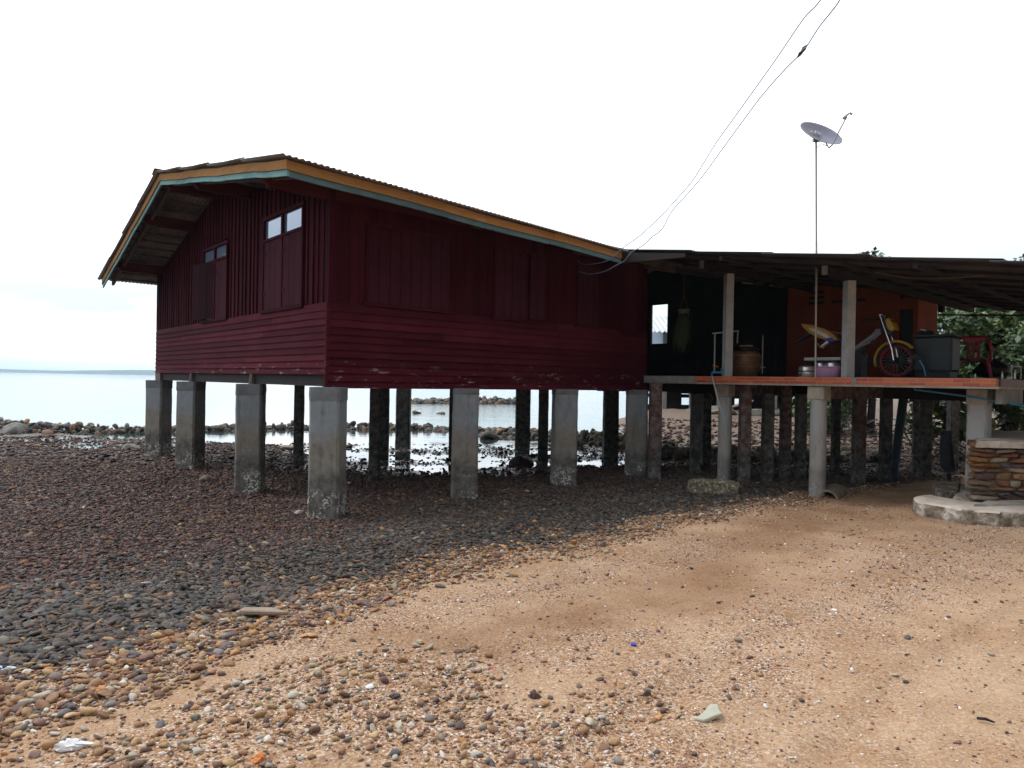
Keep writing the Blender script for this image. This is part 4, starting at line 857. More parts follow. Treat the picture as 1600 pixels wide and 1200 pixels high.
l,_=ont(1519,586,7.55); l,_=ont(1520,586,9.0); ch=chair('plastic_chair','dark red plastic armchair seen from behind, right of the grey chest',9.0,l,.25); ch.scale=(1,1.12,.9)
c=hthing('dark_heap','black rounded bundle behind the right side of the red chair','bundle',9.9,ont(1548,586,9.9)[0],DZ); m=MB(); m.v=[(a[0]*.3,a[1]*.28,(a[2]*.9+.8)*.28) for a in v[5]]; m.f=[tuple(q) for q in f]; obj('cover',m,M['black'],c,smooth=True)
c=hthing('hose','thick dark hose arching down beside the front wheel','hose',7.2,ont(1448,587,7.2)[0],DZ); obj('tube',MB().tube([PX(1424,560,7.3),PX(1432,557,7.3),PX(1440,562,7.25),PX(1446,573,7.2),PX(1449,587,7.2)],.035,10),M['darkwall'],c,'H',smooth=True); obj('pale_strip',MB().tube([PX(1437,563,7.14),PX(1443,573,7.12),PX(1446,587,7.12)],.008,6),M['bluepvc'],c,'H')
# little bottles on the right ledge
for i,(px,h,lab) in enumerate([(1524,.07,'tiny white bottle standing in front of the red chair'),(1564,.10,'white bottle on the porch edge just right of the chair'),(1584,.12,'tall white bottle at the right end of the porch edge')]):
    c=hthing('bottle',lab,'bottle',6.72 if px<1550 else 6.78,ont(px,588,6.72)[0],DZ,None); obj('glass_body',MB().lathe([(.011,0),(.012,h*.6),(.005,h*.8),(.005,h)],n=10),M['pvc'],c,smooth=True)
cl=hthing('wire_stand','thin rusty wire stand at the right corner of the porch','stand',6.9,ont(1588,588,6.9)[0],DZ); obj('wires',MB().tube([(0,-.05,0),(0,-.05,.16)],.004,5).tube([(0,.05,0),(0,.05,.16)],.004,5).tube([(.0,-.06,.16),(.0,.06,.17)],.005,5),M['steel'],cl)
# hanging plant
hp_=hthing('hanging_plant','trailing green plant in a grey pot hanging from the porch roof','hanging plant',7.6,ont(1068,495,7.6)[0],ont(1068,497,7.6)[1])
obj('pot',MB().lathe([(.085,0),(.115,.15),(.125,.16),(.125,.175)],n=16),col('grey_pot',(.16,.18,.2),.6),hp_,smooth=True)
obj('cord',MB().tube([(.0,.1,.17),(0,0,.45),(0,0,pz(-.7)-.05-ont(1068,497,7.6)[1])],.006,5).tube([(0,-.1,.17),(0,0,.45)],.005,5),M['cord'],hp_)
lv=[];lf=[];lc=[]
for k in range(420):
    a=random.uniform(0,6.28); r0=random.uniform(.02,.085); L=random.uniform(.25,.80)*(1-.3*abs(math.sin(a))); x=r0*math.cos(a);y=r0*math.sin(a); z=.02; w=random.uniform(.008,.016); n=7; dx,dy=random.gauss(0,.05),random.gauss(.03,.07); b=len(lv)
    tx,ty=-math.sin(a)*w,math.cos(a)*w
    for q in range(n+1):
        u=q/n; px_=x*(1+1.0*math.sin(u*2.2)*.9)+dx*u; py_=y*(1+1.*math.sin(u*2.2)*.9)+dy*u; pz_=z+.1*math.sin(min(u*3,1)*3.1)-L*u; ww=1-u*.7
        lv+=[(px_-tx*ww,py_-ty*ww,pz_),(px_+tx*ww,py_+ty*ww,pz_)]
        g_=random.uniform(.8,1.3); lc+=[(.05*g_,.08*g_,.028)]*2
    for q in range(n): lf.append((b+2*q,b+2*q+1,b+2*q+3,b+2*q+2))
me=npmesh('foliage',np.array(lv),np.array(lf),M['leaf'],np.array(lc),k=4); me.parent=hp_
# lamps, cords, rails under the porch roof
for (x0,x1,y,t,lab) in [(1160,1176,442,11.,'unlit white tube lamp on the dark back wall, left of the pair'),(1203,1222,445,11.,'unlit white tube lamp on the dark back wall, right of the pair')]:
    a=PX(x0,y,t);b=PX(x1,y+1,t); c=hthing('tube_lamp',lab,'lamp',t,(a[1]+b[1])/2,a[2]); obj('tube',MB().tube([a,b],.018,8),M['bag'],c,'H',smooth=True); obj('holder',MB().box((.015,-.3,-.02),(.05,.3,.03)),M['dark'],c)
c=hthing('metal_rail','thin bent metal rail under the porch roof above the motorbike','rail',9.0,ont(1422,443,9.0)[0],ont(1422,443,9.)[1]); obj('bar',MB().tube([PX(1391,448,9),PX(1393,441,9),PX(1425,443,9),PX(1454,446,9),PX(1454,452,9)],.010,6),M['rawwood'],c,'H')
c=hthing('horizontal_rail','rusty pipe rail crossing in front of the trees at the right','rail',12.9,ont(1540,492,12.9)[0],ont(1540,492,12.9)[1]); obj('bar',MB().tube([PX(1466,492,12.9),PX(1640,493,12.9)],.02,6),M['redd'],c,'H')
c=hthing('hanging_box','dark box hanging from the roof edge before the trees','box',12.2,ont(1471,480,12.2)[0],ont(1471,488,12.2)[1]); obj('case',MB().box((-.06,-.055,0),(.06,.055,.16)),M['black'],c,bevel=.01); obj('strap',MB().tube([(0,0,.16),(0,0,.34)],.01,6),M['black'],c)
def cable(name,lab,pts,r,mat,anchor):
    o=obj(name,MB().tube(pts,r,6),mat,None,'W',smooth=True); tag(o,lab,'cable'); return o
def smoothpts(P,n=6):
    P=[Vector(p) for p in P]; out=[]
    for i in range(len(P)-1):
        p0=P[max(i-1,0)];p1=P[i];p2=P[i+1];p3=P[min(i+2,len(P)-1)]
        for k in range(n):
            t=k/n; out.append(.5*((2*p1)+(-p0+p2)*t+(2*p0-5*p1+4*p2-p3)*t*t+(-p0+3*p1-3*p2+p3)*t**3))
    return out+[P[-1]]
A_=[(903,408),(912,413),(930,412),(950,407),(965,395),(978,384),(1000,368),(1030,340),(1060,308),(1085,278),(1117,226),(1150,180),(1210,96),(1255,30),(1282,0),(1330,-80)]
B_=[(903,424),(915,427),(925,428),(945,424),(960,416),(968,412),(976,407),(986,395),(1004,384),(1018,371),(1035,357),(1050,330),(1075,302),(1098,275),(1125,238),(1160,190),(1190,150),(1225,110),(1247,88),(1255,77),(1262,70),(1280,42),(1300,17),(1312,0),(1352,-70)]
def yy(px,a=903,b=1340): u=(px-a)/(b-a); return 11.9-.9*min(u*4,1)-5.6*u
cable('power_cable','thin blue-grey overhead cable, upper left of the two sagging to the house',smoothpts([at(x,y,yy(x)) for x,y in A_]),.0062,M['wire'],None)
cb2=cable('power_cable','kinked overhead cable with a dark splice, lower right of the two sagging to the house',smoothpts([at(x,y,yy(x)) for x,y in B_]),.0062,M['wire'],None)
k=yy(1252); obj('splice',MB().tube([at(1246,90,k),at(1250,84,k),at(1253,81,k),at(1256,76,k),at(1261,70,k)],[.006,.019,.014,.022,.006],8),M['black'],None,'W',smooth=True,org=None)
sp_=bpy.data.objects['splice']; sp_.parent=cb2; sp_.location=sp_.location-cb2.location
cable('yellow_cord','thin yellowish cord sagging below the porch roof at the right',smoothpts([W(6.2,*ont(x,y,6.2)) for x,y in [(1332,418),(1370,426),(1410,433),(1450,435),(1500,434),(1550,428),(1600,419),(1660,405)]]),.006,M['cord'],None)
# ------------------------------------------------------------ neighbour's stilt house
nb=thing('neighbour_house','pale grey stilt house with a white corrugated roof seen through the opening','house',(11,36,-1.2))
def rooffan(a,b,c,d_,name): pass
obj('wall',MB().box((7.9,35.9,.1),(17,36.1,2.9)).box((7.9,36.1,.1),(8.1,41,2.9)),simple('blue_grey_boards',(.20,.26,.33),(.15,.19,.25),1,.8,.1),nb,'W')
obj('window',MB().box((8.55,35.86,1.75),(9.6,35.89,2.6)),M['black'],nb,'W')
obj('window_pane',MB().box((8.65,35.83,2.15),(9.5,35.85,2.52)).box((8.7,35.83,1.8),(9.5,35.85,2.1)),M['bag'],nb,'W')
m=MB(); V=[];n=160
for k in range(n+1):
    x=6.7+11.*k/n; e=.05*math.cos(k*1.57); xr=max(x,8.3-.0); 
    top=min(1,max(0,(x-6.7)/1.3)); 
    V+=[(x,35.1,2.68+e),(x,35.1+3.0*top,2.68+1.15*top+e)]
m.v=V; m.f=[(2*k,2*k+2,2*k+3,2*k+1) for k in range(n)]; o=obj('roof',m,simple('white_roof_sheet',(.62,.66,.68),(.5,.54,.57),1,.6,0),nb,'W'); o.modifiers.new('s','SOLIDIFY').thickness=.03
obj('floor',MB().box((7.4,35.6,-.1),(17,41,.1)),M['rawwood'],nb,'W')
for k in range(14):
    x=7.9+(k%7)*1.45; y=35.8+(k//7)*3.2; obj('stilt',MB().box((x,y,g1(x,y)-.3),(x+.22,y+.22,-.1)),M['conc'],nb,'W')
obj('undercroft_dark_backing',MB().box((8.4,38.6,-1.6),(9.6,38.7,-.1)).box((10.2,38.6,-1.6),(12.6,38.7,-.1)).box((12.9,38.6,-1.6),(17,38.7,-.1)).box((7.6,38.5,-.75),(17,38.6,-.55)).box((7.6,38.5,-1.6),(17,38.6,-1.15)),M['dark'],nb,'W')  # dark panels added so the space under the neighbour's floor reads dark
for k in range(6): obj('joist',MB().box((7.5,35.7+k,-.32),(17,35.85+k,-.11)),M['dark'],nb,'W')
for k,(x,y,s,lab) in enumerate([(9.6,33,1.7,'long rubble mound under the neighbouring house'),(12.4,32.5,1.9,'pale heap of rubble right of the mound under the neighbouring house')]):
    v,f=SH[3]; w_=v[k+6]*np.array([s,.6,.28]); o=npmesh('rubble_heap',w_,f,M['rock'],np.tile(np.array((.13,.12,.10)),(len(w_),1)),loc=(x,y,g1(x,y))); tag(o,lab,'rubble')
o=obj('fallen_log',MB().tube([(8.3,31.6,g1(8.3,31.6)+.1),(9.8,31.5,g1(9.8,31.5)+.45),(11.2,31.7,g1(11.2,31.7)+.75)],[.05,.06,.05],7),M['bark'],None,'W'); tag(o,'thin grey log leaning on rubble before the neighbouring house','log')
# ------------------------------------------------------------ trees at the right
def tree(name,lab,base,h,rx,ry,nl,ls,cz=.55,branches=7,green=(.055,.10,.03),gaps=.45,low=.15):
    t=thing(name,lab,'tree',base); tr=MB(); rs=random.Random(int(base[0]*100))
    tr.tube([(0,0,-.3),(.08,0,h*.2),(-.05,.1,h*.45),(.1,0,h*.75)],[.16,.13,.09,.04],8); 
    cen=[]
    for k in range(branches*5):
        a=rs.uniform(0,6.28); u=rs.uniform(0,1)**.6; zz=h*(low+(1-low)*rs.random()); env=math.sin(math.pi*min(1,max(.08,(zz/h-low*.6)/(1.02-low*.6))))**.5; p=Vector((rx*u*math.cos(a)*env,ry*u*math.sin(a)*env,zz)); cen.append((p,rs.uniform(.35,.75)))
        if k%3==0: s0=Vector((0,0,max(.1,zz*.45))); tr.tube([s0,s0.lerp(p,.5)+Vector((0,0,.12)),p],[.05,.03,.012],5)
    obj('trunk',tr,M['dark'],t,smooth=True)
    C_=np.array([list(c[0]) for c in cen]); Rr=np.array([c[1] for c in cen]); id_=rng.integers(0,len(cen),nl); d=rng.normal(size=(nl,3)); d/=np.linalg.norm(d,axis=1)[:,None]
    P=C_[id_]+d*(Rr[id_]*rng.uniform(.55,1.1,nl))[:,None]*np.array([1,1,.75]); P=P[P[:,2]>.1]; n=len(P); id_=id_[:n]
    nn=rng.normal(size=(n,3))*.6+np.array([0,-.25,.9]); nn/=np.linalg.norm(nn,axis=1)[:,None]; u=np.cross(nn,rng.normal(size=(n,3))); u/=np.linalg.norm(u,axis=1)[:,None]; v=np.cross(nn,u)
    L=ls*rng.uniform(.6,1.3,n)[:,None]; w=L*.62
    V=np.stack([P-u*L*.5,P+v*w*.5-u*L*.08,P+u*L*.5+nn*-.15*L,P-v*w*.5-u*L*.08],1).reshape(-1,3); Fq=np.arange(n*4).reshape(-1,4)
    g=np.array(green)*rng.uniform(.65,1.5,(n,1)); yel=rng.random((n,1))<.06; g=np.where(yel,np.array([.22,.24,.04]),g); g=np.where(rng.random((n,1))<.15,np.array([.10,.15,.10]),g)
    o=npmesh('crown',V,Fq,M['leaf'],np.repeat(g,4,0),smooth=False,k=4); o.parent=t; return t
def tb(px,Y): p=at(px,600,Y); return (p.x,Y,g1(p.x,Y))
tree('mangrove_tree','broad-leaved green tree filling the gap right of the orange room',tb(1520,18.0),4.0,2.6,1.6,16000,.19)
tree('mangrove_tree','tall green tree at the right edge rising above the porch roof',tb(1620,20.5),5.35,2.8,2.,15000,.21)
tree('mangrove_tree','green tree behind the orange room, only its top shoot above the roof',tb(1360,25),6.35,1.3,1.3,5000,.20,low=.45)
tree('mangrove_tree','low bushy tree seen between the pillars under the porch',tb(1310,25.5),2.2,2.2,1.5,5000,.18)
tree('mangrove_tree','dark green tree far back behind the other trees at the right',tb(1740,25),5.2,3.2,2.5,9000,.22)
# tangle of grey branches under the trees
for q,(px,Y,lab) in enumerate([(1395,20,'tangle of bare grey branches behind the leaning pole'),(1480,17.5,'tangle of bare dark branches beside the right end pillar')]):
    m=MB(); b=Vector(tb(px,Y)); 
    for k in range(46):
        p=Vector((random.uniform(-1.4,1.4),random.uniform(-.6,.6),random.uniform(0,.9))); d=Vector((random.uniform(-1,1),random.uniform(-.4,.4),random.uniform(-.5,.5))).normalized()*random.uniform(.4,1.1); m.tube([p,p+d*.5+Vector((0,0,random.uniform(-.1,.1))),p+d],[.022,.015,.008],5)
    o=obj('branch_tangle',m,M['rawwood']); o.location=b; tag(o,lab,'branches')
# low maroon wall right of the porch, far
# ------------------------------------------------------------ stone steps wall, kerb, rubble right
sw=thing('stone_wall','low wall of brown rubble stones with a whitewashed top at the right edge','stone wall',(8.3,9.6,-1.6))
x0=at(1521,780,9.15).x; zt=-.70
core=MB(); core.add([(x0+.05,9.2,-1.75),(11,9.2,-1.75),(11,11.3,-1.75),(x0+1.7,11.3,-1.75),(x0+.08,9.24,zt-.04),(11,9.24,zt-.04),(11,11.3,zt-.04),(x0+1.73,11.3,zt-.04)],[(0,3,2,1),(4,5,6,7),(0,1,5,4),(1,2,6,5),(2,3,7,6),(3,0,4,7)])
obj('mortar_core',core,simple('brown_mortar',(.26,.19,.13),(.12,.08,.06),14,.9,.6,30),sw,'W')
V=[];Fc=[];Cc=[]; sv,sf=SH[3]; z=-1.66; row=0
def wallstone(c,sz,ry,colr):
    w=sv[random.randrange(16)]; w=np.sign(w)*np.abs(w)**.62; w=w*np.array(sz)*.93
    ca,sa=math.cos(ry),math.sin(ry); w=np.stack([w[:,0]*ca-w[:,2]*sa,w[:,1],w[:,0]*sa+w[:,2]*ca],-1)+np.array(c)
    b=sum(len(a) for a in V); V.append(w); Fc.append(sf+b); Cc.append(np.tile(colr,(len(w),1)))
WP=[(.23,.13,.07),(.26,.13,.05),(.16,.10,.07),(.11,.10,.09),(.27,.21,.15),(.13,.08,.07),(.33,.27,.2),(.2,.09,.05)]
while z<zt-.07:
    h=random.uniform(.06,.115); x=x0-.03+random.uniform(0,.08)
    while x<8.6:
        L=random.uniform(.14,.42); hh=h*random.uniform(.75,1.1); wallstone((x+L/2,9.215+random.uniform(-.02,.02),z+h/2),(L*.55,.085,hh*.56),random.uniform(-.10,.10),np.array(random.choice(WP))*random.uniform(.7,1.25)); x+=L*.97
    y=9.2
    while y<11.2:
        L=random.uniform(.2,.4); wallstone((x0+.06+(y-9.2+L/2)*.8+random.uniform(-.02,.02),y+L/2,z+h/2),(.09,L*.52,h*.52),0,np.array(random.choice(WP))*random.uniform(.7,1.25)); y+=L
    z+=h*.93; row+=1
V=np.concatenate(V); Fc=np.concatenate(Fc); Cc=np.concatenate(Cc); o=npmesh('face_stones',V-np.array([8.3,9.6,-1.6]),Fc,M['mason'],Cc); o.parent=sw
def slab(name,pts,z0,z1,mat,parent=None,lab=None,cat=None,j=.02,sub=3,frame='W'):
    """irregular slab: polygon outline, rounded top"""
    P=[Vector((p[0],p[1],0)) for p in pts]; R=[]
    for a,b in zip(P,P[1:]+P[:1]):
        L=(b-a).length; n=max(1,int(L/.10))
        for k in range(n): R.append(a.lerp(b,k/n))
    c=sum(R,Vector())/len(R); m=MB(); n=len(R); lv=[(1.0,z0),(1.01,z0+(z1-z0)*.5),(.995,z1-.02),(.94,z1)]
    for s,z in lv:
        for p in R:
            q=c+(p-c)*s; qn=mnoise.noise(Vector((p.x*6,p.y*6,z*5))); q2=p+(q-p).normalized()*min((q-p).length,.03)*(1 if s<1 else 0) if (q-p).length>0 else p
            m.v.append((q2.x+qn*j,q2.y+mnoise.noise(Vector((p.x*6+9,p.y*6,z*5)))*j,z+(mnoise.noise(Vector((p.x*4,p.y*4,3)))*j*1.2 if z>z0 else 0)))
    for r in range(3):
        for k in range(n): m.f.append((r*n+k,r*n+(k+1)%n,(r+1)*n+(k+1)%n,(r+1)*n+k))
    m.f.append(tuple(range(3*n,4*n))); o=obj(name,m,mat,parent,frame)
    if lab: tag(o,lab,cat)
    return o
slab('cement_top',[(x0-.03,9.10),(8.9,9.02),(11,9.1),(11,11.5),(x0+1.85,11.5),(x0+.8,10.2)],zt-.07,zt+.02,M['lime'],sw,j=.03)
kz=-1.46
def kp(px,py,z): r=ray(px,py); k=z/r[2]; return (r[0]*k,r[1]*k)
kerb=[kp(1426,776,kz),kp(1431,783,kz),kp(1500,795,kz),kp(1560,800,kz),(8.6,kp(1600,803,kz)[1]-.1),(8.6,9.1),kp(1600,790,kz),kp(1545,788,kz),kp(1500,782,kz),kp(1450,772,kz)]
slab('concrete_kerb',kerb,-1.75,kz,M['lime'],None,'long bent concrete kerb with whitewashed top lying before the stone wall','kerb',j=.015)
kf=[kp(1424,777,kz)]
bar_=MB()
# barnacle rosettes on the kerb face
kb=bpy.data.objects['concrete_kerb']; kb.data.materials.append(M['dirtylime'])
for p in kb.data.polygons:
    if abs(p.normal.z)<.6: p.material_index=1
slab('concrete_slab',[kp(1458,757,-1.5),kp(1478,752,-1.5),kp(1500,757,-1.5),kp(1497,770,-1.5),kp(1465,772,-1.5)],-1.7,-1.47,M['dirtylime'],None,'white-crusted broken concrete slab behind the kerb','slab',j=.03)
slab('footing_stone',[kp(1490,775,-1.5),kp(1500,764,-1.5),kp(1522,768,-1.5),kp(1530,780,-1.5),kp(1512,784,-1.5)],-1.7,-1.5,M['lime'],None,'pale lump of cement at the foot of the square end pillar','slab',j=.03)
o=slab('step_slab',[kp(1520,790,-1.45),kp(1580,789,-1.45),(8.4,8.9),(8.4,9.1),kp(1540,784,-1.45)],-1.6,-1.43,M['palecap'],None,'flat worn step slab under the stone wall','slab',j=.02)
# oyster covered block
a=ong(1080,772); b=ong(1155,774); c=a.lerp(b,.5); L=(b-a).length
o=slab('concrete_block',[(a.x,a.y),(b.x,b.y),(b.x+.05,b.y+.3),(a.x+.02,a.y+.3)],c.z-.05,c.z+.20,M['shellblock'],None,'oyster-crusted concrete block lying before the left porch pillar','block',j=.05)
# half pipe
p=ong(1292,778); q=ong(1334,770); m=MB(); d=Vector((q.x-p.x,q.y-p.y+.35,0)).normalized(); s_=Vector((-d.y,d.x,0)); n=10; L=.68
for u in (0,.5,1):
    for k in range(n+1):
        a=math.pi*k/n; 
        for r in (.17,.135): m.v.append(tuple(Vector((p.x,p.y,p.z-.02))+d*L*u+s_*r*math.cos(a)+Vector((0,0,r*math.sin(a)*.85+.03*u))))
W2=(n+1)*2
for u in range(2):
    for k in range(n): b_=u*W2+2*k; m.f+=[(b_,b_+2,b_+W2+2,b_+W2),(b_+1,b_+W2+1,b_+W2+3,b_+3)]
for u in (0,2):
    for k in range(n): b_=u*W2+2*k; m.f.append((b_,b_+1,b_+3,b_+2))
o=obj('broken_half_pipe',m,simple('mossy_concrete',(.26,.22,.16),(.13,.11,.08),8,.9,.6,30,kind='World'),None,'W'); tag(o,'broken half of a concrete pipe lying at the foot of the pale front pillar','pipe')
# leaning pole, dark sack
a=ong(1394,748); b=at(1413,612,a.y+.5); o=obj('leaning_pole',MB().tube([a-Vector((0,0,.1)),b],.085,10),simple('blue_grey_pole',(.06,.10,.12),(.04,.06,.08),4,.6,.2),None,'W',smooth=True); tag(o,'thick blue-grey pole leaning under the porch','pole')
c=ong(1499,772); c.z+=0; v_=sv[9]; m=MB(); m.v=[(a_[0]*.13*(1-.2*a_[2])+.04*mnoise.noise(Vector(a_)*2.5),a_[1]*.12+.04*mnoise.noise(Vector(a_)*2.5+Vector((5,0,0))),(math.copysign(abs(a_[2])**.6,a_[2]))*.36+.66) for a_ in v_]; m.f=[tuple(q) for q in sf]
sk=thing('hanging_net_bundle','dark bundle of old net hanging against the square end pillar','bundle',(c.x-.02,c.y+.25,c.z)); obj('net',m,M['darkwall'],sk,smooth=True); obj('tail',MB().tube([(0,0,.3),(.01,-.02,.12),(.03,-.03,-.02)],.03,6),M['dark'],sk)
# blue pipes under the deck
c=hthing('blue_pipe','thin blue water pipe running under the right half of the porch','pipe',7.3,ont(1450,612,7.3)[0],ont(1450,612,7.3)[1]); obj('pipe',MB().tube([PX(1428,604,7.2),PX(1429,609,7.2),PX(1470,614,7.2),PX(1508,619,7.2),PX(1600,634,7.2)],.012,6),M['bluepvc'],c,'H',smooth=True)
wr_=MB().torus((at(1131.5,652,0.1+ong(1131,752).y)),.125,.004,(0,.12,1),24,5); o=obj('red_wire_loop',wr_,M['rimred'],None,'W'); tag(o,'thin red wire tied round the left porch pillar','wire')
# ------------------------------------------------------------ flotsam
def onground(name,lab,cat,px,py): p=ong(px,py); return thing(name,lab,cat,(p.x,p.y,p.z))
c=onground('driftwood','flat grey driftwood plank lying on the dark shingle','driftwood',411,966)
obj('wood',MB().add([(-.16,-.02,.035),(-.13,-.035,.03),(.15,-.03,.035),(.19,-.01,.03),(.13,.0,.035),(.05,.035,.035),(-.14,.03,.035)]+[(-.16,-.02,.065),(-.13,-.035,.062),(.15,-.03,.06),(.19,-.01,.055),(.13,.0,.06),(.05,.035,.068),(-.14,.03,.068)],[(6,5,4,3,2,1,0),(7,8,9,10,11,12,13)]+[(i,(i+1)%7,7+(i+1)%7,7+i) for i in range(7)]),M['bark'],c,bevel=.006)
def crumple(s,seed,flat=.35,sub=3):
    v=sv[seed%16].copy(); o=[]
    for a in v:
        k=mnoise.noise(Vector(a)*2.3+Vector((seed,0,0)))*.5+mnoise.noise(Vector(a)*5)*.25; o.append(((a[0]*(1+k))*s[0],(a[1]*(1+k*.8))*s[1],max(-.2,a[2]*(1+k))*s[2]+s[2]*.3))
    m=MB(); m.v=o; m.f=[tuple(q) for q in sf]; return m
c=onground('plastic_bag','crumpled white plastic bag among the pebbles at the lower left','bag',105,1170); obj('film',crumple((.062,.035,.035),3),M['bag'],c,smooth=True); obj('handle',MB().add([(.04,-.012,.03),(.10,.005,.02),(.115,.02,.018),(.05,.015,.03),(.04,-.012,.024),(.10,.005,.014),(.115,.02,.012),(.05,.015,.024)],[(0,1,2,3),(7,6,5,4),(0,4,5,1),(1,5,6,2),(2,6,7,3),(3,7,4,0)]),M['bag'],c)
c=onground('plastic_scrap','pale blue plastic scrap on the dark shingle at the left edge','scrap',12,1046); obj('film',crumple((.075,.03,.02),5),M['bluebag'],c,smooth=True)
c=onground('flat_stone','large flat pale green stone on the sand, lower right','stone',1106,1122)
obj('slab',MB().prism([(-.075,-.03),(-.02,.01),(.03,.06),(.065,.055),(.06,.01),(.07,-.01),(.02,-.025),(-.03,-.045)],2,.008,.03),M['palestone'],c,bevel=.004); c.rotation_euler=(math.radians(14),math.radians(-6),0)
c=onground('orange_stone','bright orange angular stone at the bottom left of the beach','stone',404,1188); obj('rock',crumple((.036,.03,.028),8),M['orstone'],c)
c=onground('litter','small round blue cap lying on the sand','litter',990,1009); obj('cap',MB().lathe([(.016,0),(.017,.012),(.001,.014)],n=14),M['blue'],c)
c=onground('coral_scrap','tiny bright coral-red scrap on the shell grit','scrap',767,1044); obj('piece',crumple((.014,.01,.007),4),M['pinkbit'],c)
c=onground('grey_stone','largest dark angular stone on the pale sand, centre','stone',838,1090); obj('rock',crumple((.035,.028,.03),9),simple('dark_purple_stone',(.12,.085,.085),(.07,.05,.055),9,.8),c)
c=onground('white_shell','white scallop shell on the pebbles, lower centre','shell',578,1074); obj('shell',MB().lathe([(.001,.012),(.016,.012),(.023,.004),(.018,.006),(.012,.009)],n=16),M['bag'],c,smooth=True)
for px,py,ln,an,lab in [(0,866,.14,.1,'short pale stick at the far left edge of the shingle'),(388,1137,.06,1.9,'short dark purple twig beside the orange stone'),(1540,1130,.07,-.5,'dark charred twig on the sand, lower right'),(1240,900,.06,-.6,'short grey twig high on the sand'),(200,1190,.09,.6,'thin pale strip of plastic at the bottom left')]:
    c=onground('twig',lab,'twig',px,py); m=MB().tube([(-ln/2*math.cos(an),-ln/2*math.sin(an),.015),(0,0,.02),(ln/2*math.cos(an),ln/2*math.sin(an),.013)],[.006,.007,.004],6); obj('stick',m,M['bark'] if 'pale' in lab or 'grey' in lab else M['dark'],c)
# barnacle clusters at pillar feet (real little shells)
def barn(px,py,n,w,h):
    pass
# ------------------------------------------------------------ sea haze
hz=MB().box((-4300,-150,-9.),(4300,4300,62.)); hm=bpy.data.materials.new('haze'); hm.use_nodes=True; ht=hm.node_tree; ht.nodes.clear(); ho=ht.nodes.new('ShaderNodeOutputMaterial'); hv=ht.nodes.new('ShaderNodeVolumePrincipled'); hv.inputs['Density'].default_value=.00030; hv.inputs['Color'].default_value=(.66,.86,1,1); hv.inputs['Anisotropy'].default_value=.2; ht.links.new(hv.outputs[0],ho.inputs['Volume'])
o=obj('haze',hz,hm); o['kind']='stuff'
# ------------------------------------------------------------ world, sun, camera
w=bpy.data.worlds.new('World'); scene.world=w; w.use_nodes=True; nt=w.node_tree; nt.nodes.clear()
out=nt.nodes.new('ShaderNodeOutputWorld'); bg=nt.nodes.new('ShaderNodeBackground'); nt.links.new(bg.outputs[0],out.inputs[0])
SE,SA=math.radians(58),math.radians(285)   # sun elevation, compass bearing
sky=nt.nodes.new('ShaderNodeTexSky'); sky.sky_type='NISHITA'; sky.sun_disc=False; sky.sun_elevation=SE; sky.sun_rotation=SA
tc=nt.nodes.new('ShaderNodeTexCoord'); mp=nt.nodes.new('ShaderNodeMapping'); mp.inputs['Scale'].default_value=(1,1,4.5); nt.links.new(tc.outputs['Generated'],mp.inputs[0])
nz=nt.nodes.new('ShaderNodeTexNoise'); nz.inputs['Scale'].default_value=2.6; nz.inputs['Detail'].default_value=5; nt.links.new(mp.outputs[0],nz.inputs['Vector'])
rp=nt.nodes.new('ShaderNodeValToRGB'); rp.color_ramp.elements[0].position=.40; rp.color_ramp.elements[0].color=(0,0,0,1); rp.color_ramp.elements[1].position=.56; rp.color_ramp.elements[1].color=(1,1,1,1); nt.links.new(nz.outputs['Fac'],rp.inputs[0])
mx=nt.nodes.new('ShaderNodeMix'); mx.data_type='RGBA'; 
sx=nt.nodes.new('ShaderNodeSeparateXYZ'); nt.links.new(tc.outputs['Generated'],sx.inputs[0]); mr=nt.nodes.new('ShaderNodeMapRange'); nt.links.new(sx.outputs[2],mr.inputs[0]); mr.inputs[1].default_value=.10; mr.inputs[2].default_value=.24; mm=nt.nodes.new('ShaderNodeMath'); mm.operation='MAXIMUM'; nt.links.new(rp.outputs[0],mm.inputs[0]); nt.links.new(mr.outputs[0],mm.inputs[1])
m0=nt.nodes.new('ShaderNodeMix'); m0.data_type='RGBA'; m0.inputs[0].default_value=.8; nt.links.new(sky.outputs[0],m0.inputs[6]); m0.inputs[7].default_value=(7.3,9.7,10.2,1)
nt.links.new(mm.outputs[0],mx.inputs[0]); nt.links.new(m0.outputs[2],mx.inputs[6]); mx.inputs[7].default_value=(14.5,15,15.8,1)

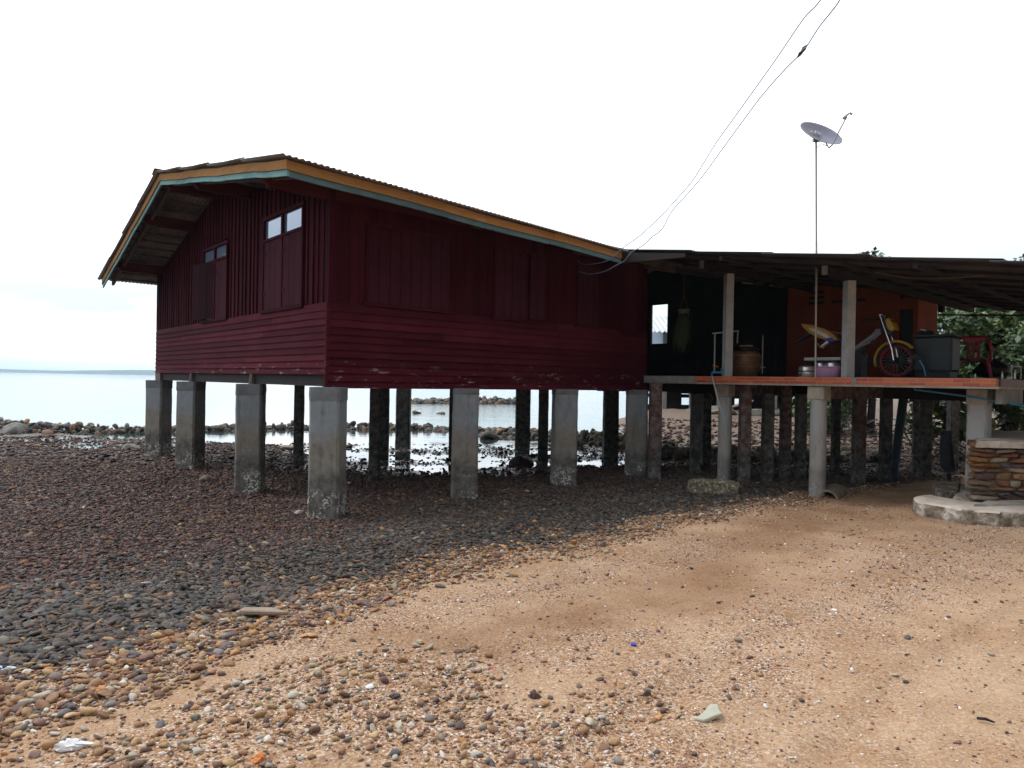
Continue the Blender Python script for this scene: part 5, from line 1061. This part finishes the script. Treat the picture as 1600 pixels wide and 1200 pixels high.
dt=nt.nodes.new('ShaderNodeVectorMath'); dt.operation='DOT_PRODUCT'; nt.links.new(tc.outputs['Generated'],dt.inputs[0]); dt.inputs[1].default_value=(-.50,.72,.48)
ma=nt.nodes.new('ShaderNodeMath'); ma.operation='MULTIPLY_ADD'; ma.use_clamp=False; nt.links.new(dt.outputs['Value'],ma.inputs[0]); ma.inputs[1].default_value=.58; ma.inputs[2].default_value=.50
mb2=nt.nodes.new('ShaderNodeMath'); mb2.operation='MAXIMUM'; nt.links.new(ma.outputs[0],mb2.inputs[0]); mb2.inputs[1].default_value=.07
vm=nt.nodes.new('ShaderNodeVectorMath'); vm.operation='SCALE'; nt.links.new(mx.outputs[2],vm.inputs[0]); nt.links.new(mb2.outputs[0],vm.inputs['Scale'])
nt.links.new(vm.outputs[0],bg.inputs[0]); bg.inputs[1].default_value=.10
sd=bpy.data.lights.new('sun','SUN'); sd.energy=1.0; sd.angle=math.radians(14); sd.color=(1,.96,.9); so=link(bpy.data.objects.new('sun',sd))
dirs=Vector((math.sin(SA)*math.cos(SE),math.cos(SA)*math.cos(SE),math.sin(SE))); so.rotation_euler=dirs.to_track_quat('Z','Y').to_euler(); so.location=dirs*30
cd=bpy.data.cameras.new('camera'); cam=link(bpy.data.objects.new('camera',cd)); cd.sensor_width=36; cd.lens=36*F/1600; cd.clip_start=.05; cd.clip_end=20000
cam.matrix_world=(Matrix.Rotation(math.pi/2+PIT,4,'X')@Matrix.Rotation(ROLL,4,'Z')); scene.camera=cam
vs=scene.view_settings; vs.view_transform='Standard'; vs.look='None'; vs.exposure=.52; vs.gamma=1
GP={'boulder':'boulders lying on the mud and in the pool','mangrove_tree':'trees behind the porch at the right','bottle':'little bottles on the porch edge','twig':'twigs and sticks washed up on the beach','power_cable':'overhead cables to the house','tube_lamp':'tube lamps on the dark back wall','rock_breakwater':'piled rock breakwaters','rock_reef':'rock reefs in the sea','branch_tangle':'bare branches under the trees','rubble_heap':'rubble heaps under the neighbour house'}
for o in bpy.data.objects:
    b=o.name.split('.')[0]
    if o.parent is None and b in GP: o['group']=GP[b]
for o in bpy.data.objects:
    for k in ('_org','_rz'):
        if k in o: del o[k]
